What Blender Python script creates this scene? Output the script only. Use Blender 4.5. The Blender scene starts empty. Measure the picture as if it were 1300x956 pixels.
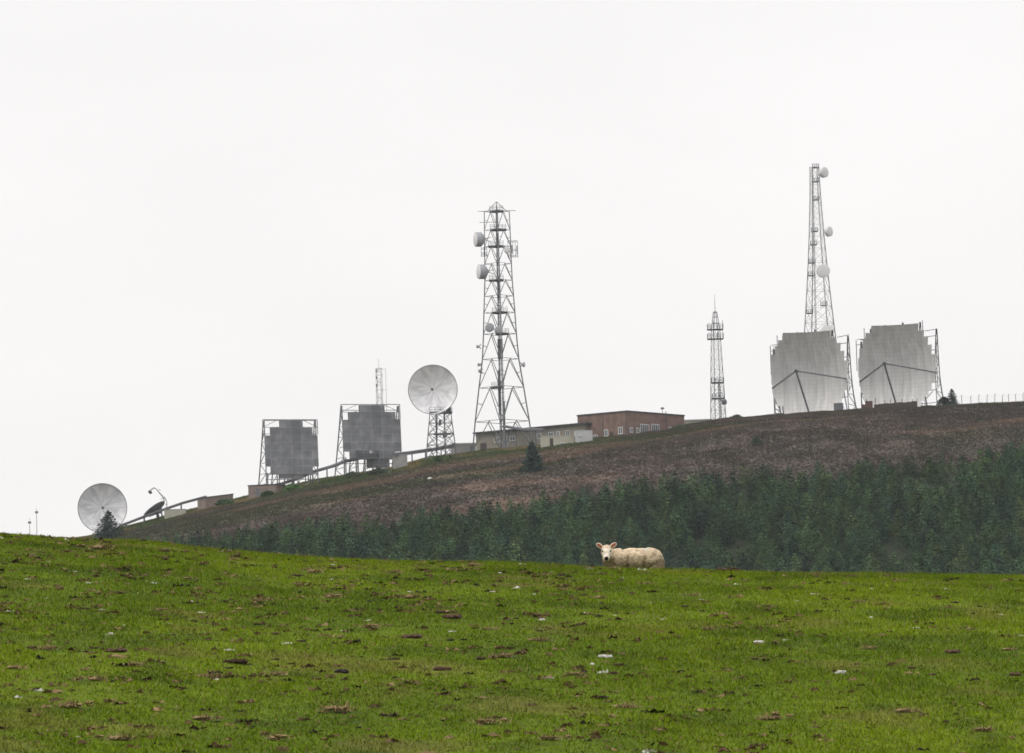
import bpy, math, random
import numpy as np
from mathutils import Vector, Matrix, Quaternion

random.seed(7)
RNG = np.random.default_rng(11)
scene = bpy.context.scene
COL = scene.collection
R = math.radians

# ------------------------------------------------------------------ camera
F = 5760.0                      # focal length in pixels of a 1300 px wide picture
CAM = Vector((0, 0, 1.6))
HORIZON = 1000.0
PITCH = math.atan((HORIZON - 478) / F)
ROLL = R(-1.5)
MC = Matrix.Rotation(math.pi / 2 + PITCH, 3, 'X') @ Matrix.Rotation(ROLL, 3, 'Z')
cam_d = bpy.data.cameras.new('camera')
cam = bpy.data.objects.new('camera', cam_d)
COL.objects.link(cam)
cam.matrix_world = Matrix.Translation(CAM) @ MC.to_4x4()
cam_d.sensor_width = 36
cam_d.lens = F / 1300 * 36
cam_d.clip_start = 0.5
cam_d.clip_end = 9000
cam_d.dof.use_dof = True
cam_d.dof.focus_distance = 82
cam_d.dof.aperture_fstop = 11
scene.camera = cam


def P(px, py, Y):
    """the point at depth Y seen at (px, py) of the 1300 x 956 photograph"""
    d = MC @ Vector((px - 650, 478 - py, -F))
    return CAM + d * (Y / d.y)


def slope(px, py):
    d = MC @ Vector((px - 650, 478 - py, -F))
    return d.x / d.y, d.z / d.y


def to_px(p):
    v = MC.transposed() @ (Vector(p) - CAM)
    return 650 + F * v.x / -v.z, 478 - F * v.y / -v.z


# ------------------------------------------------------------------ noise
def _hash(ix, iy, seed):
    h = (ix.astype(np.int64) * 374761393 + iy.astype(np.int64) * 668265263 + seed * 974711) & 0xffffffff
    h = ((h ^ (h >> 13)) * 1274126177) & 0xffffffff
    return ((h ^ (h >> 16)) & 0xffff) / 65535.0


def vnoise(x, y, seed=0):
    x = np.asarray(x, float); y = np.asarray(y, float)
    ix = np.floor(x); iy = np.floor(y)
    fx = x - ix; fy = y - iy
    fx = fx * fx * (3 - 2 * fx); fy = fy * fy * (3 - 2 * fy)
    a = _hash(ix, iy, seed); b = _hash(ix + 1, iy, seed)
    c = _hash(ix, iy + 1, seed); d = _hash(ix + 1, iy + 1, seed)
    return (a * (1 - fx) + b * fx) * (1 - fy) + (c * (1 - fx) + d * fx) * fy


def fbm(x, y, seed=0, n=3):
    s = 0; a = .5; t = 0
    x = np.asarray(x, float); y = np.asarray(y, float)
    for k in range(n):
        s = s + a * vnoise(x * 2 ** k + 17.3 * k, y * 2 ** k + 5.1 * k, seed + k)
        t += a; a *= .5
    return s / t


# ------------------------------------------------------------------ ground shapes
CREST = [(-150, 672), (-60, 675), (0, 678), (50, 682), (105, 686), (165, 687), (200, 690), (260, 697), (330, 703),
         (400, 709), (500, 713), (640, 716), (760, 721), (850, 724), (950, 727), (1050, 729), (1200, 731), (1300, 732),
         (1450, 732)]
CU, CS = map(np.array, zip(*[slope(*p) for p in CREST]))
RIDGE = [(-400, 722), (-100, 700), (0, 691), (100, 684), (130, 680), (155, 672), (200, 660), (235, 650), (262, 643),
         (310, 632), (350, 622), (400, 610), (450, 601), (500, 593), (545, 581), (600, 573), (680, 565), (740, 557),
         (800, 550), (860, 542), (880, 538), (920, 531.5), (980, 527), (1040, 523), (1100, 519.5), (1190, 517),
         (1240, 514.5), (1300, 512), (1420, 507), (1700, 500)]
RU, RS = map(np.array, zip(*[slope(*p) for p in RIDGE]))
SL = slope(650, 762)[1]
YC, YR, YL = 75.0, 1050.0, 820.0


def field_z(x, y):
    x = np.asarray(x, float); y = np.asarray(y, float)
    yy = np.maximum(y, 12.0)
    u = np.clip(x / yy, CU[0], CU[-1])
    s = np.interp(u, CU, CS) - .21 * (1 - yy / YC) ** 2
    z = CAM.z + yy * s
    z = np.where(y < 30, z + (0.0 - z) * np.clip((30 - y) / 22, 0, 1) ** 2, z)
    z = np.maximum(z, -7.0)
    return z + .05 * (fbm(x * .45, y * .35, 3) - .5)


def hill_z(x, y):
    x = np.asarray(x, float); y = np.asarray(y, float)
    u = np.clip(x / np.maximum(y, 50), RU[0], RU[-1])
    sr = np.interp(u, RU, RS)
    t = np.clip((YR - y) / (YR - YL), 0, 1)
    s = sr - (sr - SL) * t ** 2.6
    s = s - np.where(y > YR, .075 * (np.maximum(y - YR, 0) / 490) ** 2, 0)
    z = CAM.z + y * s
    zl = CAM.z + YL * SL
    z = np.where(y < YL, -9 + (zl + 9) * np.clip((y - 130) / (YL - 130), 0, 1) ** 1.5, z)
    z = np.maximum(z, -25)
    amp = np.clip((y - 780) / 60, 0, 1) * np.clip((1300 - y) / 200, 0, 1)
    return z + amp * (1.0 * (fbm(x * .035, y * .03, 9) - .5) + .4 * (vnoise(x * .2, y * .2, 21) - .5))


def hill_point(px, Y):
    row = 560.0
    for _ in range(6):
        p = P(px, row, Y)
        z = float(hill_z(p.x, Y))
        row = to_px((p.x, Y, z))[1]
    return Vector((p.x, Y, z))


def hill_hit(px, row, lo=822.0, hi=1050.0):
    """where the sight line through a pixel meets the hillside"""
    for Y in np.arange(lo, hi, 2.0):
        p = P(px, row, Y)
        if float(hill_z(p.x, Y)) >= p.z:
            return Vector((p.x, Y, float(hill_z(p.x, Y))))
    return hill_point(px, hi)


def field_hit(px, row):
    for Y in np.arange(36.0, 76.0, .1):
        p = P(px, row, Y)
        z = float(field_z(p.x, Y))
        if z >= p.z:
            return Vector((p.x, Y, z))
    p = P(px, row, 74.5)
    return Vector((p.x, 74.5, float(field_z(p.x, 74.5))))


# ------------------------------------------------------------------ materials
def mat(name, col, rough=.7, var=.15, scale=2.0, metal=0.0, attr=None, bump=0.0, spec=.3, per_obj=0.0, stretch=None,
        stain=None, stain_amt=.5, trans=0.0):
    m = bpy.data.materials.new(name); m.use_nodes = True
    nt = m.node_tree; nd = nt.nodes; lk = nt.links
    b = nd['Principled BSDF']
    b.inputs['Roughness'].default_value = rough
    b.inputs['Metallic'].default_value = metal
    b.inputs['Specular IOR Level'].default_value = spec
    tc = nd.new('ShaderNodeTexCoord')
    vec = tc.outputs['Object']
    if stretch:
        mp = nd.new('ShaderNodeMapping'); mp.inputs['Scale'].default_value = stretch
        lk.new(vec, mp.inputs['Vector']); vec = mp.outputs['Vector']
    n = nd.new('ShaderNodeTexNoise'); n.inputs['Scale'].default_value = scale
    n.inputs['Detail'].default_value = 6; lk.new(vec, n.inputs['Vector'])
    mr = nd.new('ShaderNodeMapRange')
    mr.inputs['From Min'].default_value = .3; mr.inputs['From Max'].default_value = .7
    mr.inputs['To Min'].default_value = 1 - var; mr.inputs['To Max'].default_value = 1 + var
    lk.new(n.outputs['Fac'], mr.inputs['Value'])
    fac = mr.outputs['Result']
    if per_obj:
        oi = nd.new('ShaderNodeObjectInfo')
        m2 = nd.new('ShaderNodeMapRange'); m2.inputs['To Min'].default_value = 1 - per_obj
        m2.inputs['To Max'].default_value = 1 + per_obj
        lk.new(oi.outputs['Random'], m2.inputs['Value'])
        mm = nd.new('ShaderNodeMath'); mm.operation = 'MULTIPLY'
        lk.new(fac, mm.inputs[0]); lk.new(m2.outputs['Result'], mm.inputs[1]); fac = mm.outputs[0]
    mul = nd.new('ShaderNodeVectorMath'); mul.operation = 'SCALE'
    if attr:
        at = nd.new('ShaderNodeAttribute'); at.attribute_name = attr
        lk.new(at.outputs['Color'], mul.inputs[0])
    else:
        mul.inputs[0].default_value = col
    lk.new(fac, mul.inputs['Scale'])
    out = mul.outputs[0]
    if stain:
        n2 = nd.new('ShaderNodeTexNoise'); n2.inputs['Scale'].default_value = stain[1]
        n2.inputs['Detail'].default_value = 5
        mp2 = nd.new('ShaderNodeMapping'); mp2.inputs['Scale'].default_value = stain[2]
        lk.new(tc.outputs['Object'], mp2.inputs['Vector']); lk.new(mp2.outputs['Vector'], n2.inputs['Vector'])
        r2 = nd.new('ShaderNodeMapRange'); r2.inputs['From Min'].default_value = .45
        r2.inputs['From Max'].default_value = .7; r2.inputs['To Max'].default_value = stain_amt
        lk.new(n2.outputs['Fac'], r2.inputs['Value'])
        mx = nd.new('ShaderNodeMix'); mx.data_type = 'RGBA'
        lk.new(r2.outputs['Result'], mx.inputs['Factor']); lk.new(out, mx.inputs['A'])
        mx.inputs['B'].default_value = (*stain[0], 1)
        out = mx.outputs['Result']
    lk.new(out, b.inputs['Base Color'])
    if bump:
        bp = nd.new('ShaderNodeBump'); bp.inputs['Strength'].default_value = bump
        bp.inputs['Distance'].default_value = .1
        lk.new(n.outputs['Fac'], bp.inputs['Height']); lk.new(bp.outputs['Normal'], b.inputs['Normal'])
    return m


def seams(m, sx, sz, width=.04, dark=.55, var=.05):
    """thin dark joints between the sheets a reflector is made of"""
    nt = m.node_tree; nd = nt.nodes; lk = nt.links
    b = nd['Principled BSDF']
    src = b.inputs['Base Color'].links[0].from_socket
    tc = nd.new('ShaderNodeTexCoord'); sp = nd.new('ShaderNodeSeparateXYZ')
    lk.new(tc.outputs['Object'], sp.inputs[0])
    prev = None
    for ax, s in (('X', sx), ('Z', sz)):
        if not s: continue
        dv = nd.new('ShaderNodeMath'); dv.operation = 'DIVIDE'; lk.new(sp.outputs[ax], dv.inputs[0]); dv.inputs[1].default_value = s
        fr = nd.new('ShaderNodeMath'); fr.operation = 'FRACT'; lk.new(dv.outputs[0], fr.inputs[0])
        lt = nd.new('ShaderNodeMath'); lt.operation = 'LESS_THAN'; lk.new(fr.outputs[0], lt.inputs[0]); lt.inputs[1].default_value = width / s
        if prev is None: prev = lt.outputs[0]
        else:
            mx = nd.new('ShaderNodeMath'); mx.operation = 'MAXIMUM'; lk.new(prev, mx.inputs[0]); lk.new(lt.outputs[0], mx.inputs[1]); prev = mx.outputs[0]
    # one sheet differs a little from the next
    wn = nd.new('ShaderNodeTexWhiteNoise'); wn.noise_dimensions = '3D'
    sn = nd.new('ShaderNodeVectorMath'); sn.operation = 'SNAP'
    of = nd.new('ShaderNodeVectorMath'); of.operation = 'ADD'; lk.new(tc.outputs['Object'], of.inputs[0]); of.inputs[1].default_value = (0 if sx else 500, 500, 0)
    lk.new(of.outputs[0], sn.inputs[0]); sn.inputs[1].default_value = (sx or 1000, 1000, sz or 1000)
    lk.new(sn.outputs[0], wn.inputs['Vector'])
    r = nd.new('ShaderNodeMapRange'); r.inputs['To Min'].default_value = 1 - var; r.inputs['To Max'].default_value = 1 + var
    lk.new(wn.outputs['Value'], r.inputs['Value'])
    sc = nd.new('ShaderNodeVectorMath'); sc.operation = 'SCALE'; lk.new(src, sc.inputs[0]); lk.new(r.outputs[0], sc.inputs['Scale'])
    sd = nd.new('ShaderNodeVectorMath'); sd.operation = 'SCALE'; lk.new(sc.outputs[0], sd.inputs[0]); sd.inputs['Scale'].default_value = dark
    mix = nd.new('ShaderNodeMix'); mix.data_type = 'RGBA'
    lk.new(prev, mix.inputs['Factor']); lk.new(sc.outputs[0], mix.inputs['A']); lk.new(sd.outputs[0], mix.inputs['B'])
    lk.new(mix.outputs['Result'], b.inputs['Base Color'])
    return m


def radial_streaks(m, amt=.3):
    """rain streaks and petal joints that run out from a dish's centre (local XZ plane)"""
    nt = m.node_tree; nd = nt.nodes; lk = nt.links
    b = nd['Principled BSDF']
    src = b.inputs['Base Color'].links[0].from_socket
    tc = nd.new('ShaderNodeTexCoord'); sp = nd.new('ShaderNodeSeparateXYZ'); lk.new(tc.outputs['Object'], sp.inputs[0])
    cb = nd.new('ShaderNodeCombineXYZ'); lk.new(sp.outputs['X'], cb.inputs['X']); lk.new(sp.outputs['Z'], cb.inputs['Y'])
    nm = nd.new('ShaderNodeVectorMath'); nm.operation = 'NORMALIZE'; lk.new(cb.outputs[0], nm.inputs[0])
    ln = nd.new('ShaderNodeVectorMath'); ln.operation = 'LENGTH'; lk.new(cb.outputs[0], ln.inputs[0])
    mu = nd.new('ShaderNodeMath'); mu.operation = 'MULTIPLY'; lk.new(ln.outputs['Value'], mu.inputs[0]); mu.inputs[1].default_value = .12
    sp2 = nd.new('ShaderNodeSeparateXYZ'); lk.new(nm.outputs[0], sp2.inputs[0])
    c2 = nd.new('ShaderNodeCombineXYZ'); lk.new(sp2.outputs['X'], c2.inputs['X']); lk.new(sp2.outputs['Y'], c2.inputs['Y']); lk.new(mu.outputs[0], c2.inputs['Z'])
    n = nd.new('ShaderNodeTexNoise'); n.inputs['Scale'].default_value = 3.6; n.inputs['Detail'].default_value = 1.5
    lk.new(c2.outputs[0], n.inputs['Vector'])
    r = nd.new('ShaderNodeMapRange'); r.inputs['From Min'].default_value = .35; r.inputs['From Max'].default_value = .62
    r.inputs['To Min'].default_value = 1 - amt; r.inputs['To Max'].default_value = 1.12
    lk.new(n.outputs['Fac'], r.inputs['Value'])
    sc = nd.new('ShaderNodeVectorMath'); sc.operation = 'SCALE'; lk.new(src, sc.inputs[0]); lk.new(r.outputs[0], sc.inputs['Scale'])
    lk.new(sc.outputs[0], b.inputs['Base Color'])
    return m


def brick_mat(name, c1, c2, mortar):
    m = bpy.data.materials.new(name); m.use_nodes = True
    nt = m.node_tree; nd = nt.nodes; lk = nt.links; b = nd['Principled BSDF']
    b.inputs['Roughness'].default_value = .9
    tc = nd.new('ShaderNodeTexCoord'); sp = nd.new('ShaderNodeSeparateXYZ'); lk.new(tc.outputs['Object'], sp.inputs[0])
    ad = nd.new('ShaderNodeMath'); lk.new(sp.outputs['X'], ad.inputs[0]); lk.new(sp.outputs['Y'], ad.inputs[1])
    cb = nd.new('ShaderNodeCombineXYZ'); lk.new(ad.outputs[0], cb.inputs['X']); lk.new(sp.outputs['Z'], cb.inputs['Y'])
    br = nd.new('ShaderNodeTexBrick'); br.inputs['Scale'].default_value = 1
    br.inputs['Brick Width'].default_value = .225; br.inputs['Row Height'].default_value = .075
    br.inputs['Mortar Size'].default_value = .006
    br.inputs['Color1'].default_value = (*c1, 1); br.inputs['Color2'].default_value = (*c2, 1); br.inputs['Mortar'].default_value = (*mortar, 1)
    lk.new(cb.outputs[0], br.inputs['Vector'])
    n = nd.new('ShaderNodeTexNoise'); n.inputs['Scale'].default_value = .7; n.inputs['Detail'].default_value = 5; lk.new(tc.outputs['Object'], n.inputs['Vector'])
    r = nd.new('ShaderNodeMapRange'); r.inputs['From Min'].default_value = .3; r.inputs['From Max'].default_value = .7
    r.inputs['To Min'].default_value = .72; r.inputs['To Max'].default_value = 1.2; lk.new(n.outputs['Fac'], r.inputs['Value'])
    sc = nd.new('ShaderNodeVectorMath'); sc.operation = 'SCALE'; lk.new(br.outputs['Color'], sc.inputs[0]); lk.new(r.outputs[0], sc.inputs['Scale'])
    lk.new(sc.outputs[0], b.inputs['Base Color'])
    return m


M = {}
M['steel'] = mat('galvanised_steel', (.15, .155, .165), .6, .25, 1.5, spec=.2)
M['steel_light'] = mat('pale_steel', (.24, .24, .245), .6, .2, 1.5)
M['steel_dark'] = mat('dark_cable_run', (.08, .085, .095), .7, .3, 2.0)
M['drum'] = mat('drum_shroud', (.30, .31, .33), .5, .12, .8)
M['drum_white'] = mat('white_radome', (.62, .61, .61), .5, .08, .8)
M['dish'] = radial_streaks(mat('dish_face', (.74, .74, .755), .65, .05, .3), .17)
M['dish_back'] = mat('dish_back', (.22, .225, .235), .6, .2, .6)
M['reflector'] = seams(mat('weathered_reflector_sheet', (.69, .682, .67), .6, .08, .35, stretch=(2.2, 1, .35),
                           stain=((.34, .335, .325), .6, (1.5, 1, .12)), stain_amt=.36), .92, .92, .07, .82, .03)
M['panel'] = seams(mat('grey_reflector_panel', (.145, .15, .163), .6, .16, .5, stain=((.26, .26, .27), .45, (1, 1, .8)),
                       stain_amt=.6), 2.4, 1.72, .12, 1.35, .19)
M['brick'] = brick_mat('red_brick', (.19, .112, .088), (.152, .09, .072), (.2, .17, .155))
M['brick_small'] = brick_mat('grey_brown_brick', (.20, .15, .13), (.17, .13, .115), (.22, .2, .18))
M['render'] = mat('beige_render', (.25, .23, .195), .9, .15, .5)
M['cream'] = mat('cream_render', (.38, .365, .30), .9, .1, .6)
M['white_wall'] = mat('white_painted_wall', (.42, .42, .42), .8, .1, .6)
M['grey_wall'] = mat('grey_concrete', (.27, .265, .26), .9, .2, .5)
M['roof'] = mat('dark_roofing', (.06, .06, .065), .9, .2, 1)
M['roof_light'] = mat('pale_roofing', (.36, .36, .36), .8, .15, 1)
M['glass'] = mat('window_glass', (.10, .115, .125), .12, .1, 1, spec=.6)
M['frame_white'] = mat('white_frame_paint', (.68, .69, .69), .5, .05, 2)
M['door_dark'] = mat('dark_door_paint', (.06, .045, .045), .6, .1, 2)
M['pinkish'] = mat('faded_pink_paint', (.38, .24, .21), .7, .1, 2)
M['rust'] = mat('rust_brown_paint', (.10, .055, .05), .8, .25, 2)
M['equip'] = mat('grey_equipment_paint', (.12, .125, .14), .6, .2, 2)
M['wood'] = mat('weathered_timber', (.065, .052, .046), .9, .3, 4)
M['bark'] = mat('conifer_bark', (.07, .05, .04), .95, .3, 5)
M['needles'] = mat('conifer_needles', (.05, .085, .065), .8, .45, .55, attr='tint', per_obj=.42, spec=.12)
M['moor'] = mat('moor_ground', (1, 1, 1), .95, .18, .25, attr='tint', bump=.25, spec=.1)
M['heather'] = mat('heather', (1, 1, 1), .95, .25, .6, attr='tint', spec=.1)
M['turf'] = mat('turf', (1, 1, 1), .95, .3, 3.0, attr='tint', bump=.5, spec=.1)
M['blade'] = mat('grass_blade', (1, 1, 1), .7, .15, 1.2, attr='tint', spec=.06)
M['fleece'] = mat('sheep_coat', (1, 1, 1), .95, .16, 14, attr='tint', bump=.5, spec=.1)
M['clod'] = mat('brown_clod', (.075, .045, .028), .95, .5, 14, per_obj=.3)
M['black_clod'] = mat('black_dung', (.022, .017, .014), .8, .4, 14, per_obj=.3)
M['straw'] = mat('dead_grass', (.21, .15, .07), .9, .35, 9, per_obj=.25)
M['wool'] = mat('white_wool', (.52, .50, .46), .95, .12, 16, per_obj=.08)
M['stone'] = mat('pale_stone', (.5, .5, .47), .9, .15, 3)
M['eye'] = mat('dark_eye', (.01, .008, .006), .15, .1, 3, spec=.6)
M['light_lamp'] = mat('lamp_housing', (.2, .2, .2), .5, .1, 2)


# ------------------------------------------------------------------ mesh builder
class MB:
    def __init__(self):
        self.v = []; self.f = []; self.m = []

    def add(self, vs, fs, mi=0):
        o = len(self.v)
        self.v += [tuple(p) for p in vs]
        self.f += [tuple(i + o for i in f) for f in fs]
        self.m += [mi] * len(fs)
        return self

    def bar(self, p, q, w, w2=None, n=4):
        p = Vector(p); q = Vector(q); d = q - p
        if d.length < 1e-6: return self
        w2 = w if w2 is None else w2
        d.normalize()
        a = d.cross(Vector((0, 0, 1)))
        if a.length < 1e-3: a = Vector((1, 0, 0))
        a.normalize(); b = d.cross(a)
        vs = []
        for c, r in ((p, w), (q, w2)):
            for k in range(n):
                t = 2 * math.pi * (k + .5) / n
                s = r / 2 * (1.414 if n == 4 else 1)
                vs.append(c + (a * math.cos(t) + b * math.sin(t)) * s)
        fs = [(k, (k + 1) % n, n + (k + 1) % n, n + k) for k in range(n)]
        fs += [tuple(range(n - 1, -1, -1)), tuple(range(n, 2 * n))]
        return self.add(vs, fs)

    def path(self, pts, w, n=6):
        for a, b in zip(pts, pts[1:]): self.bar(a, b, w, n=n)
        return self

    def box(self, lo, hi, mi=0):
        x0, y0, z0 = lo; x1, y1, z1 = hi
        vs = [(x0, y0, z0), (x1, y0, z0), (x1, y1, z0), (x0, y1, z0), (x0, y0, z1), (x1, y0, z1), (x1, y1, z1), (x0, y1, z1)]
        return self.add(vs, [(3, 2, 1, 0), (4, 5, 6, 7), (0, 1, 5, 4), (1, 2, 6, 5), (2, 3, 7, 6), (3, 0, 4, 7)], mi)

    def lathe(self, prof, c, axis, n=32):
        """prof: (distance along the axis, radius) pairs"""
        c = Vector(c); d = Vector(axis).normalized()
        a = d.cross(Vector((0, 0, 1)))
        if a.length < 1e-3: a = Vector((1, 0, 0))
        a.normalize(); b = d.cross(a)
        vs = []; fs = []
        for h, r in prof:
            for k in range(n):
                t = 2 * math.pi * k / n
                vs.append(c + d * h + (a * math.cos(t) + b * math.sin(t)) * r)
        for i in range(len(prof) - 1):
            for k in range(n):
                fs.append((i * n + k, i * n + (k + 1) % n, (i + 1) * n + (k + 1) % n, (i + 1) * n + k))
        return self.add(vs, fs)

    def build(self, name, mt, parent=None, smooth=False):
        me = bpy.data.meshes.new(name)
        me.from_pydata(self.v, [], self.f)
        for m in (mt if isinstance(mt, (list, tuple)) else [mt]): me.materials.append(M[m] if isinstance(m, str) else m)
        if isinstance(mt, (list, tuple)): me.polygons.foreach_set('material_index', self.m)
        if smooth: me.polygons.foreach_set('use_smooth', [True] * len(self.f))
        me.update()
        o = bpy.data.objects.new(name, me); COL.objects.link(o)
        if parent: o.parent = parent
        return o


def np_mesh(name, verts, faces, mt, tint=None, smooth=False, parent=None, normals=None):
    """verts (n,3), faces (m,k) arrays of one face size"""
    me = bpy.data.meshes.new(name)
    n, (m, k) = len(verts), faces.shape
    me.vertices.add(n); me.vertices.foreach_set('co', np.ascontiguousarray(verts, dtype=np.float32).ravel())
    me.loops.add(m * k); me.loops.foreach_set('vertex_index', np.ascontiguousarray(faces, dtype=np.int32).ravel())
    me.polygons.add(m); me.polygons.foreach_set('loop_start', np.arange(0, m * k, k, dtype=np.int32))
    if smooth: me.polygons.foreach_set('use_smooth', np.ones(m, dtype=bool))
    if tint is not None:
        at = me.color_attributes.new('tint', 'FLOAT_COLOR', 'POINT')
        c = np.ones((n, 4), dtype=np.float32); c[:, :3] = tint
        at.data.foreach_set('color', c.ravel())
    me.update(calc_edges=True); me.validate()
    if normals is not None: me.normals_split_custom_set_from_vertices(normals)
    me.materials.append(M[mt] if isinstance(mt, str) else mt)
    o = bpy.data.objects.new(name, me); COL.objects.link(o)
    if parent: o.parent = parent
    return o


def tag(o, label=None, cat=None, group=None, kind=None):
    if label: o['label'] = label
    if cat: o['category'] = cat
    if group: o['group'] = group
    if kind: o['kind'] = kind
    return o


def thing(name, label, cat, loc, yaw=0.0, group=None):
    o = bpy.data.objects.new(name, None); COL.objects.link(o)
    o.empty_display_size = .5
    o.location = loc; o.rotation_euler = (0, 0, yaw)
    return tag(o, label, cat, group)


def copy_tree(o, loc, yaw=0.0, scale=1.0, label=None, group=None):
    c = o.copy(); COL.objects.link(c)
    c.location = loc; c.rotation_euler = (0, 0, yaw); c.scale = (scale,) * 3
    if label: c['label'] = label
    if group: c['group'] = group
    for ch in list(o.children):
        d = ch.copy(); COL.objects.link(d); d.parent = c
        for g in list(ch.children):
            e = g.copy(); COL.objects.link(e); e.parent = d
    return c


def local(base, px, py, dy=0.0, yaw=0.0):
    v = P(px, py, base.y + dy) - Vector(base)
    return Matrix.Rotation(-yaw, 3, 'Z') @ v


# ------------------------------------------------------------------ world, sun, view
SUN_DIR = Vector((-.45, -.35, .95)).normalized()       # towards the sun
world = bpy.data.worlds.new('World'); scene.world = world; world.use_nodes = True
nt = world.node_tree; nd = nt.nodes; lk = nt.links
bg = nd['Background']; bg.inputs['Strength'].default_value = .12
sky = nd.new('ShaderNodeTexSky'); sky.sky_type = 'NISHITA'; sky.sun_disc = False
sky.sun_elevation = math.asin(SUN_DIR.z); sky.sun_rotation = math.atan2(SUN_DIR.x, SUN_DIR.y)
sky.air_density = 1.5; sky.dust_density = 4
tc = nd.new('ShaderNodeTexCoord'); sp = nd.new('ShaderNodeSeparateXYZ'); lk.new(tc.outputs['Generated'], sp.inputs[0])
rp = nd.new('ShaderNodeMapRange'); rp.inputs['From Min'].default_value = .2; rp.inputs['From Max'].default_value = .9
rp.inputs['To Min'].default_value = 8.3; rp.inputs['To Max'].default_value = 13.0
lk.new(sp.outputs['Z'], rp.inputs['Value'])
ns = nd.new('ShaderNodeTexNoise'); ns.inputs['Scale'].default_value = 5.0; ns.inputs['Detail'].default_value = 4
mp = nd.new('ShaderNodeMapping'); mp.inputs['Scale'].default_value = (1, 1, 3.0)
lk.new(tc.outputs['Generated'], mp.inputs['Vector']); lk.new(mp.outputs['Vector'], ns.inputs['Vector'])
nr = nd.new('ShaderNodeMapRange'); nr.inputs['From Min'].default_value = .3; nr.inputs['From Max'].default_value = .7
nr.inputs['To Min'].default_value = .965; nr.inputs['To Max'].default_value = 1.035; lk.new(ns.outputs['Fac'], nr.inputs['Value'])
ml = nd.new('ShaderNodeMath'); ml.operation = 'MULTIPLY'; lk.new(rp.outputs[0], ml.inputs[0]); lk.new(nr.outputs[0], ml.inputs[1])
cl = nd.new('ShaderNodeVectorMath'); cl.operation = 'SCALE'; cl.inputs[0].default_value = (1.0, .982, .978); lk.new(ml.outputs[0], cl.inputs['Scale'])
mx = nd.new('ShaderNodeMix'); mx.data_type = 'RGBA'; mx.inputs['Factor'].default_value = .95
lk.new(sky.outputs[0], mx.inputs['A']); lk.new(cl.outputs[0], mx.inputs['B']); lk.new(mx.outputs['Result'], bg.inputs['Color'])

sd = bpy.data.lights.new('sun', 'SUN'); sd.energy = 1.1; sd.angle = R(25); sd.color = (1, .96, .9)
so = bpy.data.objects.new('sun', sd); COL.objects.link(so)
so.rotation_euler = SUN_DIR.to_track_quat('Z', 'Y').to_euler()
so.location = (0, 0, 60)

vs = scene.view_settings
vs.view_transform = 'Standard'; vs.look = 'None'; vs.gamma = 1; vs.exposure = 0; vs.use_curve_mapping = False


# ------------------------------------------------------------------ setting: field
def lerp3(a, b, t):
    t = np.asarray(t)[..., None]
    return np.asarray(a) * (1 - t) + np.asarray(b) * t


def sstep(a, b, x):
    t = np.clip((x - a) / (b - a), 0, 1); return t * t * (3 - 2 * t)


def turf_tint(x, y):
    n = fbm(x * .35, y * .12, 5, 4); n2 = fbm(x * 1.6, y * .9, 31, 3); n3 = fbm(x * .8, y * .5, 77, 3)
    c = lerp3((.102, .158, .004), (.148, .208, .005), sstep(.3, .7, n))
    c = lerp3(c, (.054, .094, .004), .6 * sstep(.5, .74, n2))
    c = lerp3(c, (.19, .17, .04), .5 * sstep(.62, .80, n3))
    return c


xs = np.concatenate([np.linspace(-90, -16, 38)[:-1], np.linspace(-16, 16, 161), np.linspace(16, 90, 38)[1:]])
ys = np.concatenate([np.linspace(-40, 36, 40)[:-1], np.linspace(36, 100, 200), np.linspace(100, 165, 24)[1:]])
gx, gy = np.meshgrid(xs, ys); gz = field_z(gx, gy)
nx, ny = len(xs), len(ys)
idx = np.arange(nx * ny).reshape(ny, nx)
fc = np.stack([idx[:-1, :-1], idx[:-1, 1:], idx[1:, 1:], idx[1:, :-1]], -1).reshape(-1, 4)
tag(np_mesh('field', np.stack([gx, gy, gz], -1).reshape(-1, 3), fc, 'turf',
            (turf_tint(gx, gy) * .65).reshape(-1, 3), True), kind='structure')

# ------------------------------------------------------------------ setting: hillside
WOOD = [(-200, 700), (60, 694), (150, 685), (240, 671), (320, 663), (400, 657), (450, 652), (500, 648), (600, 638), (700, 625), (800, 612),
        (900, 598), (1000, 590), (1100, 582), (1200, 566), (1300, 555), (1500, 540)]
TREE_H = 4.3
wood_y = []
for px, row in WOOD:
    h = hill_hit(px, row + 24)
    wood_y.append((h.x / h.y, h.y))
WU, WY = map(np.array, zip(*wood_y))


def moor_tint(x, y):
    u = x / y
    w = np.interp(u, WU, WY)
    n1 = fbm(x * .03, y * .012, 101, 4); n2 = fbm(x * .25, y * .1, 113, 3)
    n3 = fbm((x * .6 + y * .15) * .03, (y - .25 * x) * .035, 131, 4)
    n4 = fbm(x * .02 + 9, (y - .22 * x) * .06, 151, 3)
    c = lerp3((.062, .050, .044), (.086, .066, .057), sstep(.35, .7, n1))
    c = lerp3(c, (.042, .040, .030), .7 * sstep(.45, .70, n2))
    c = lerp3(c, (.050, .056, .028), .8 * sstep(.52, .70, n3))
    c = lerp3(c, (.16, .108, .078), .65 * sstep(.64, .76, n4))
    # green and ochre rough grass along the ridge by the masts
    band = sstep(965, 1005, y + 26 * (fbm(x * .08, y * .02, 171) - .5)) * sstep(-.113, -.09, u) * (1 - sstep(.012, .035, u))
    g = lerp3((.055, .10, .022), (.20, .15, .06), sstep(.42, .62, fbm(x * .09, y * .05, 181, 3)))
    c = lerp3(c, g, .8 * band)
    rb = sstep(1012, 1040, y) * sstep(.012, .04, u)
    c = lerp3(c, (.05, .065, .03), .35 * rb * sstep(.3, .6, fbm(x * .1, y * .05, 191)))
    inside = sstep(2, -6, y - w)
    return lerp3(c * 1.0, (.020, .028, .015), .95 * inside)


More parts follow.
